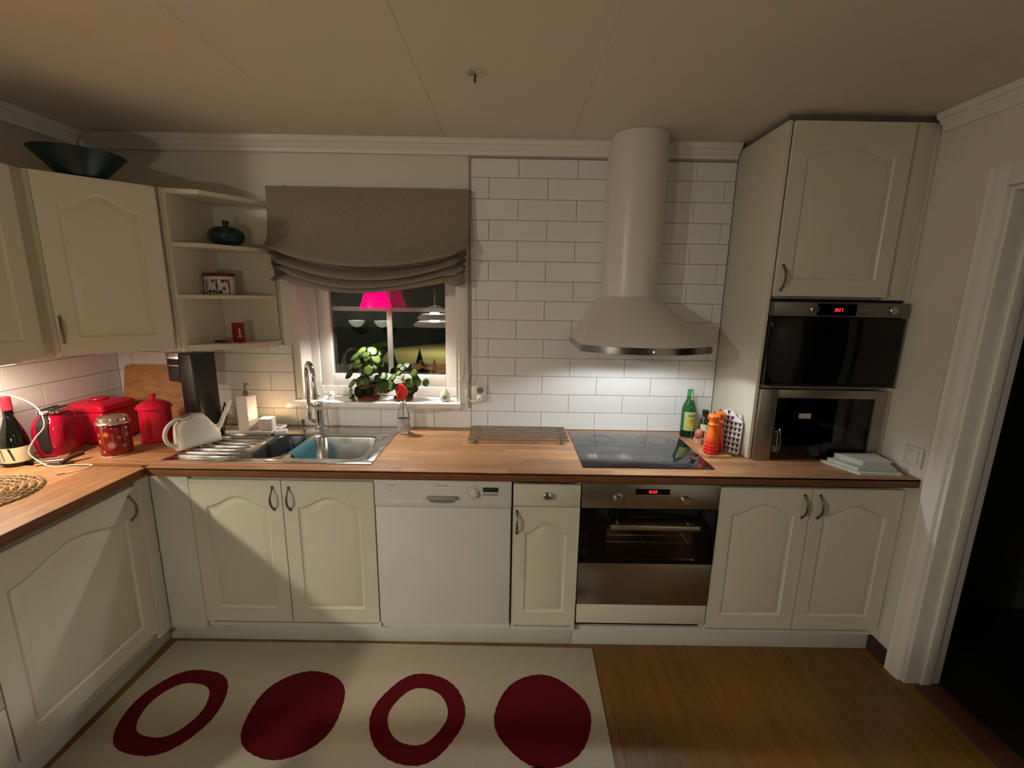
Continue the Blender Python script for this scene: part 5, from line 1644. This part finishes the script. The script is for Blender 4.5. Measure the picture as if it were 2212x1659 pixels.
# ------------------------------------------------------------------ socket by the window, with plug and cable
so_ = thing('wall_socket', 'white double socket with a plug in, on the tiles right of the window', 'socket', (0.411, -0.01, 1.10))
ob('plate', B(0.371, 0.452, -0.030, -0.0012, 1.058, 1.146, 0.005), WHITEP, so_)
for zz in (1.124, 1.080):
    mxs = Matrix.Translation((0.420, -0.030, zz)) @ Matrix.Rotation(PI / 2, 4, 'X')
    if zz > 1.1:
        w = ob('socket_well', L([(0, 0.0003), (0.0165, 0.0003), (0.018, 0.0012), (0.019, 0.0)], mx=mxs, seg=28), mat('well_beige', (0.25, 0.21, 0.16), 0.6, var=0.1), so_)
        bm = NB()
        for dx in (-0.007, 0.007):
            cyl(bm, (0.420 + dx, -0.0300, zz), (0.420 + dx, -0.0318, zz), 0.003, 10)
        ob('contact_hole', bm, DARK, w, False)
    else:
        pg_ = ob('plug', L([(0, 0.026), (0.013, 0.026), (0.017, 0.022), (0.018, 0.0005), (0, 0.0005)], mx=mxs, seg=28), mat('plug_white', (0.72, 0.70, 0.66), 0.35, var=0.03), so_)
        ob('cable', T(smooth_path([(0.412, -0.050, 1.074), (0.395, -0.046, 1.066), (0.37, -0.032, 1.064), (0.345, -0.026, 1.085), (0.338, -0.024, 1.115)], 5), 0.0026, 8), mat('cord_white', (0.62, 0.58, 0.5), 0.7), pg_)
cbw = thing('sill_cable', 'thin white cable sagging along the tiles under the sill toward the spray bottle', 'cable', (0.2, -0.01, 1.02))
ob('sheath', T(smooth_path([(0.400, -0.0055, 1.056), (0.34, -0.0055, 1.040), (0.27, -0.0055, 1.015), (0.20, -0.0055, 0.998), (0.12, -0.0055, 0.988), (0.05, -0.0055, 0.990), (0.0, -0.0055, 0.997)], 5), 0.0024, 8), MATS['cord_white'], cbw)

# ------------------------------------------------------------------ slatted steel trivet
tv = thing('steel_rod_trivet', 'long folding trivet of eight steel rods on the worktop left of the hob', 'trivet', (0.628, -0.13, Z9))
for k in range(8):
    yy = -0.012 - k * 0.0325
    xo = 0.0028 * k * 0
    bm = T([(0.372, yy, Z9 + 0.0135), (0.885, yy, Z9 + 0.0135)], 0.0065, 12)
    ob('rod', bm, CHROME, tv)
    for xx in (0.41, 0.85):
        ob('joint', L([(0, -0.0085), (0.006, -0.007), (0.0085, 0.0), (0.006, 0.006), (0, 0.007)], (xx, yy - 0.0165 if k < 7 else yy - 0.014, Z9 + 0.0088), 12), RUBBER, tv)

# ------------------------------------------------------------------ right of the hob
ot = thing('wooden_serving_board', 'small wooden board under the egg cup and the mills right of the hob', 'board', (1.575, -0.27, Z9))
ob('board', PR([(1.520, -0.150), (1.602, -0.150), (1.602, -0.262), (1.635, -0.345), (1.630, -0.412), (1.520, -0.412), (1.500, -0.390), (1.503, -0.300)], Z9 + 0.0002, Z9 + 0.011, 'z', 0.003), BOARD, ot)
ZBD = Z9 + 0.0114
oil = thing('olive_oil_bottle', 'green glass oil bottle with pale yellow label behind the hob right corner', 'bottle', (1.545, -0.078, Z9))
c = (1.545, -0.078, Z9)
ob('glass', L([(0, 0.002), (0.033, 0.0), (0.0365, 0.004), (0.0365, 0.150), (0.034, 0.165), (0.024, 0.190), (0.0165, 0.205), (0.0155, 0.225), (0, 0.225)], c, 32), mat('green_bottle', (0.012, 0.10, 0.028), 0.07, var=0.2), oil)
ob('oil_content', L([(0.0368, 0.003), (0.03695, 0.012), (0.0368, 0.035)], c, 32), mat('oil_dark', (0.008, 0.02, 0.006), 0.1, var=0.1), oil)
ob('cap', L([(0.0162, 0.2252), (0.0165, 0.256), (0.0145, 0.2585), (0, 0.259)], c, 24), mat('green_cap', (0.025, 0.30, 0.12), 0.3, var=0.1), oil)
lab = ob('label', cylpatch(NB(), c, 0.0371, R(-145), R(-35), 0.040, 0.142, 18), mat('oil_label', (0.42, 0.50, 0.20), 0.5, var=0.1), oil)
ob('label_panel', cylpatch(NB(), c, 0.0375, R(-115), R(-42), 0.055, 0.112, 12), mat('yellow_print', (0.62, 0.47, 0.04), 0.5, var=0.1), lab)
bm = NB()
cylpatch(bm, c, 0.0375, R(-113), R(-44), 0.118, 0.126, 12)
cylpatch(bm, c, 0.0378, R(-100), R(-55), 0.096, 0.100, 12)
cylpatch(bm, c, 0.0378, R(-100), R(-60), 0.084, 0.087, 12)
ob('label_text', bm, mat('olive_ink', (0.16, 0.14, 0.04), 0.5, var=0.1), lab)
ob('neck_seal', cylpatch(NB(), c, 0.0172, R(-95), R(-35), 0.198, 0.257, 8), mat('seal_yellow', (0.55, 0.48, 0.16), 0.5, var=0.05), oil)

vb = thing('small_dark_bottle', 'small dark bottle with black cap between the oil bottle and the mills', 'bottle', (1.585, -0.190, ZBD))
c = (1.585, -0.190, ZBD)
ob('glass', L([(0, 0.001), (0.027, 0.0), (0.029, 0.004), (0.029, 0.095), (0.025, 0.112), (0.013, 0.125), (0.012, 0.137), (0, 0.137)], c, 28), mat('brown_glass', (0.03, 0.022, 0.014), 0.08, var=0.2), vb)
ob('cap', L([(0.0128, 0.1372), (0.0165, 0.1374), (0.0165, 0.162), (0.0145, 0.164), (0, 0.164)], c, 24), BLACKP, vb)
ob('label', cylpatch(NB(), c, 0.0294, R(-150), R(-30), 0.060, 0.094, 12), LABELM, vb)

def mill(x, y, label):
    t = thing('pepper_mill', label, 'mill', (x, y, ZBD), group='orange-red glazed mills')
    c = (x, y, ZBD)
    prof = [(0, 0), (0.031, 0), (0.0335, 0.003), (0.0335, 0.012), (0.031, 0.018), (0.0325, 0.022), (0.0325, 0.030), (0.0300, 0.034), (0.0315, 0.038), (0.031, 0.045), (0.0285, 0.049), (0.0295, 0.053), (0.0285, 0.066), (0.024, 0.088), (0.0195, 0.112), (0.0185, 0.128), (0.0195, 0.138), (0, 0.139)]
    ob('body', L(prof, c, 36), MATS['mill_fade'], t)
    hd_ = ob('head', L([(0.0198, 0.1392), (0.0235, 0.140), (0.0245, 0.144), (0.0205, 0.148), (0.0185, 0.152), (0.0205, 0.162), (0.0265, 0.174), (0.0275, 0.182), (0.022, 0.190), (0.012, 0.194), (0, 0.195)], c, 36), ORANGE, t)
    ob('finial', L([(0.0045, 0.195), (0.0055, 0.199), (0.004, 0.203), (0, 0.204)], c, 14), PEWTER, hd_)
mf = mat('mill_fade', (0.8, 0.1, 0.02), 0.18, coat=0.3)
nt = mf.node_tree
g_ = nt.nodes.new('ShaderNodeTexCoord')
s_ = nt.nodes.new('ShaderNodeSeparateXYZ')
r_ = nt.nodes.new('ShaderNodeValToRGB')
mp_ = nt.nodes.new('ShaderNodeMapRange')
mp_.inputs[2].default_value = 0.14
nt.links.new(g_.outputs['Object'], s_.inputs[0])
nt.links.new(s_.outputs['Z'], mp_.inputs[0])
nt.links.new(mp_.outputs[0], r_.inputs[0])
r_.color_ramp.elements[0].position = 0.25
r_.color_ramp.elements[0].color = (0.62, 0.012, 0.012, 1)
r_.color_ramp.elements[1].position = 0.75
r_.color_ramp.elements[1].color = (0.80, 0.15, 0.012, 1)
nt.links.new(r_.outputs[0], nt.nodes['Principled BSDF'].inputs['Base Color'])
mill(1.545, -0.372, 'orange-red fading mill standing in front, nearest the hob')
mill(1.594, -0.323, 'orange-red fading mill standing behind the other one, beside the triangle board')

ec = thing('wooden_egg_cup', 'pale pink wooden egg cup holding the brown egg on the serving board', 'egg cup', (1.543, -0.235, ZBD))
c = (1.543, -0.235, ZBD)
PINKW = mat('pink_wood', (0.55, 0.30, 0.20), 0.55, var=0.15, scale=20)
ob('cup', L([(0, 0.0), (0.024, 0.0), (0.0255, 0.005), (0.024, 0.02), (0.0255, 0.030), (0.022, 0.031), (0.014, 0.022), (0, 0.018)], c, 28), PINKW, ec)
eg = thing('brown_egg', 'brown egg standing in the wooden egg cup', 'egg', (1.543, -0.235, ZBD + 0.024))
ob('shell', L([(0.021 * math.sin(PI * i / 14) * (1 - 0.08 * math.cos(PI * i / 14)), 0.0242 + 0.026 - 0.026 * math.cos(PI * i / 14)) for i in range(15)][0:15], c, 24), mat('egg_brown', (0.42, 0.14, 0.10), 0.45, var=0.1), eg)
pg = thing('wooden_tongs', 'upright pale wooden clip figure beside the egg cup', 'clip', (1.566, -0.262, ZBD))
bm = NB()
for s in (-1, 1):
    prism(bm, [(s * 0.003, 0.0005), (s * 0.011, 0.0005), (s * 0.0125, 0.045), (s * 0.010, 0.072), (s * 0.004, 0.080), (s * 0.001, 0.078), (s * 0.002, 0.03)], -0.006, 0.006, 'y')
bm.transform(Matrix.Translation((1.568, -0.270, ZBD)))
ob('body', bm, PINKW, pg)
gs = thing('glass_shaker', 'small clear glass shaker behind the egg cup', 'shaker', (1.545, -0.172, ZBD))
ob('body', L([(0, 0.001), (0.016, 0.0), (0.0175, 0.004), (0.015, 0.05), (0.017, 0.072), (0.0155, 0.072), (0.0135, 0.05), (0.0155, 0.006), (0, 0.004)], (1.545, -0.172, ZBD), 22), CLEAR, gs)

# triangle-patterned board and white board leaning on the unit side
mxt = Matrix.Translation((1.592, -0.262, Z9 + 0.0025)) @ Matrix.Rotation(R(-50), 4, 'Z') @ Matrix.Rotation(R(-4), 4, 'X') @ Matrix.Diagonal((0.90, 1, 1.0, 1))
pt_ = thing('triangle_board', 'white board with black triangle pattern leaning against the tall unit', 'board', (1.66, -0.32, Z9))
def capsule_outline():
    pts = [(0.006, 0.0), (0.150, 0.0), (0.156, 0.008), (0.156, 0.150)]
    pts += [(0.150, 0.165), (0.132, 0.176), (0.118, 0.182), (0.108, 0.196), (0.096, 0.206), (0.078, 0.209), (0.060, 0.206), (0.048, 0.196), (0.038, 0.182), (0.024, 0.176), (0.006, 0.165), (0.0, 0.150), (0.0, 0.008)]
    return pts
bm = PR(capsule_outline(), -0.004, 0.004, 'y')
bm.transform(mxt)
tb = ob('board', bm, mat('print_board_white', (0.70, 0.68, 0.66), 0.4, var=0.03), pt_, False)
bm = NB()
for row in range(8):
    for k in range(7):
        z0 = 0.004 + row * 0.0252
        x0 = 0.002 + k * 0.0218
        w = 0.0208
        if row == 7 and k not in (3,): continue
        if row == 6 and k not in (2, 3, 4): continue
        for yy in (-0.0043, 0.0043):
            vs = [bm.verts.new((x0, yy, z0 + 0.0235)), bm.verts.new((x0 + w, yy, z0 + 0.0235)), bm.verts.new((x0 + w / 2, yy, z0 + 0.0008))]
            bm.faces.new(vs)
bm.transform(mxt)
ob('triangle_print', bm, mat('print_plum', (0.035, 0.022, 0.028), 0.5, var=0.1), tb, False)
wbd = thing('white_board', 'plain white board with a slot behind the triangle-patterned board', 'board', (1.68, -0.30, Z9))
mxt2 = Matrix.Translation((1.618, -0.258, Z9 + 0.0025)) @ Matrix.Rotation(R(-50), 4, 'Z') @ Matrix.Rotation(R(-2.5), 4, 'X') @ Matrix.Diagonal((0.56, 1, 0.90, 1))
bm = PR([(0.01, 0.0), (0.19, 0.0), (0.2, 0.01), (0.2, 0.20), (0.19, 0.212), (0.10, 0.212), (0.01, 0.180), (0.0, 0.168), (0.0, 0.01)], -0.004, 0.004, 'y', 0.001)
bm.transform(mxt2)
wo_ = ob('board', bm, WHITEP, wbd, False)
bm = PR([(0.168, 0.165), (0.188, 0.172), (0.184, 0.186), (0.172, 0.182)], -0.0048, -0.0042, 'y')
bm.transform(mxt2)
ob('slot', bm, DARK, wo_, False)

# ------------------------------------------------------------------ papers on the right of the worktop
def bookt(name, label, cat, pts, z0, z1, m, edge=None):
    t = thing(name, label, cat, (2.16, -0.49, z0), group=None)
    cen = Vector((sum(p[0] for p in pts) / 4, sum(p[1] for p in pts) / 4, 0))
    ins = [(cen.x + (p[0] - cen.x) * 0.975, cen.y + (p[1] - cen.y) * 0.965) for p in pts]
    h = z1 - z0
    ob('cover', PR(pts, z0, z0 + 0.0022), m, t, False)
    ob('pages', PR(ins, z0 + 0.0023, z1 - 0.0023), mat('page_edges', (0.50, 0.50, 0.46), 0.8, var=0.12, scale=100), t, False)
    ob('cover', PR(pts, z1 - 0.0022, z1), m, t, False)
bookt('notebook', 'white flat notebook at the bottom of the paper pile on the right worktop', 'notebook', [(2.028, -0.436), (2.095, -0.592), (2.272, -0.602), (2.312, -0.440)], Z9, Z9 + 0.010, PAPER)
bookt('notebook', 'grey-white thick notebook in the middle of the paper pile', 'notebook', [(2.050, -0.445), (2.100, -0.572), (2.262, -0.578), (2.295, -0.445)], Z9 + 0.0105, Z9 + 0.026, mat('notebook_grey', (0.50, 0.50, 0.47), 0.5, var=0.05))
bookt('notebook', 'small white book lying on top of the paper pile', 'book', [(2.080, -0.444), (2.135, -0.548), (2.262, -0.552), (2.270, -0.444)], Z9 + 0.0265, Z9 + 0.047, PAPER)

# light switch on the right wall
sw = thing('light_switch', 'white surface-mounted switch on the right wall above the worktop end', 'switch', (XR, -0.578, 0.98))
ob('plate', B(XR - 0.012, XR - 0.0006, -0.620, -0.534, 0.942, 1.028, 0.004), mat('switch_white', (0.62, 0.60, 0.54), 0.4, var=0.03), sw)
ob('rocker', B(XR - 0.018, XR - 0.0125, -0.606, -0.548, 0.956, 1.014, 0.003), MATS['switch_white'], sw)

# ------------------------------------------------------------------ unseen table added behind the camera to shade the kitchen floor
dt = thing('shading_table', 'unseen wooden table added behind the viewer to shade the kitchen floor', 'table', (-0.4, -2.55, 0))
ob('table_top', B(-0.86, 0.40, -3.25, -1.78, 0.715, 0.745, 0.006), BOARD, dt)
for lx in (-0.79, 0.33):
    for ly in (-3.17, -1.86):
        ob('leg', B(lx - 0.035, lx + 0.035, ly - 0.035, ly + 0.035, 0.0008, 0.7147, 0.004), BOARD, dt)

# ------------------------------------------------------------------ lamps of the dining end (behind the camera, mirrored in the panes)
dl_ = thing('dining_pendant', 'layered white pendant lamp mirrored in the right window pane', 'lamp', (-0.32, -2.55, 1.253))
SHW = mat('lamp_shade_white', (0.75, 0.72, 0.66), 0.4, var=0.02, emit=(1.0, 0.85, 0.65), estr=0.4)
c = (-0.32, -2.55, 1.253)
ob('lower_shade', L([(0.235, 0.0), (0.25, 0.02), (0.20, 0.06), (0.197, 0.058), (0.244, 0.021), (0.232, 0.003)], c, 40), SHW, dl_)
ob('middle_shade', L([(0.195, 0.085), (0.205, 0.10), (0.15, 0.145), (0.147, 0.142), (0.198, 0.101)], c, 40), SHW, dl_)
ob('top_shade', L([(0.13, 0.17), (0.14, 0.185), (0.06, 0.235), (0.03, 0.24), (0.03, 0.237), (0.058, 0.231), (0.133, 0.184)], c, 40), SHW, dl_)
ob('bulb', L([(0, -0.035), (0.025, -0.03), (0.042, -0.005), (0.045, 0.015), (0.035, 0.04), (0.015, 0.07), (0, 0.075)], (c[0], c[1], 1.363 - 0.075 - 0.01), 24), mat('bulb_glow', (1, 1, 1), 0.5, emit=(1.0, 0.82, 0.58), estr=12, var=0.01), dl_)
ob('flex', T([(c[0], c[1], 1.492), (c[0], c[1], ZC - 0.001)], 0.003, 6), WHITEP, dl_)
for nm, (lx, ly, lz), lab in (('room_pendant', (1.7, -2.75, 2.02), 'small white dome pendant at the right behind the viewer'), ('room_pendant', (-2.3, -3.5, 2.22), 'small white dome pendant in the left part of the room behind the viewer')):
    rl_ = thing(nm, lab, 'lamp', (lx, ly, lz), group='dome pendants behind the viewer')
    c = (lx, ly, lz)
    ob('shade', L([(0.15, 0.0), (0.13, 0.05), (0.06, 0.10), (0.02, 0.11), (0.02, 0.107), (0.057, 0.097), (0.126, 0.048), (0.146, 0.0)], c, 36), SHW, rl_)
    ob('flex', T([(c[0], c[1], lz + 0.11), (c[0], c[1], ZC - 0.001)], 0.003, 6), WHITEP, rl_)
def bowl_lamp(x, y, z, lab):
    t = thing('bowl_lamp', lab, 'lamp', (x, y, z), group='pair of bowl lamps on the rear wall')
    ob('bowl', L([(0.02, 0.0), (0.07, 0.02), (0.12, 0.07), (0.14, 0.12), (0.136, 0.12), (0.115, 0.072), (0.068, 0.025), (0, 0.01)], (x, y, z), 32), mat('opal_lamp', (0.8, 0.8, 0.7), 0.4, emit=(0.85, 1.0, 0.70), estr=1.3, var=0.02), t)
    ob('rim_glow', L([(0, 0.108), (0.128, 0.11)], (x, y, z), 28), mat('lamp_rim_glow', (1, 1, 1), 0.5, emit=(0.95, 1.0, 0.85), estr=5, var=0.01), t, False)
    ob('bracket', T([(x, y, z + 0.002), (x, y - 0.05, z - 0.03), (x, YB + 0.0005, z - 0.03)], 0.008, 8), PEWTER, t)
bowl_lamp(-2.17, YB + 0.17, 1.02, 'left opal bowl lamp on the rear wall, mirrored in the left pane')
bowl_lamp(-1.72, YB + 0.17, 1.02, 'right opal bowl lamp on the rear wall, mirrored in the left pane')
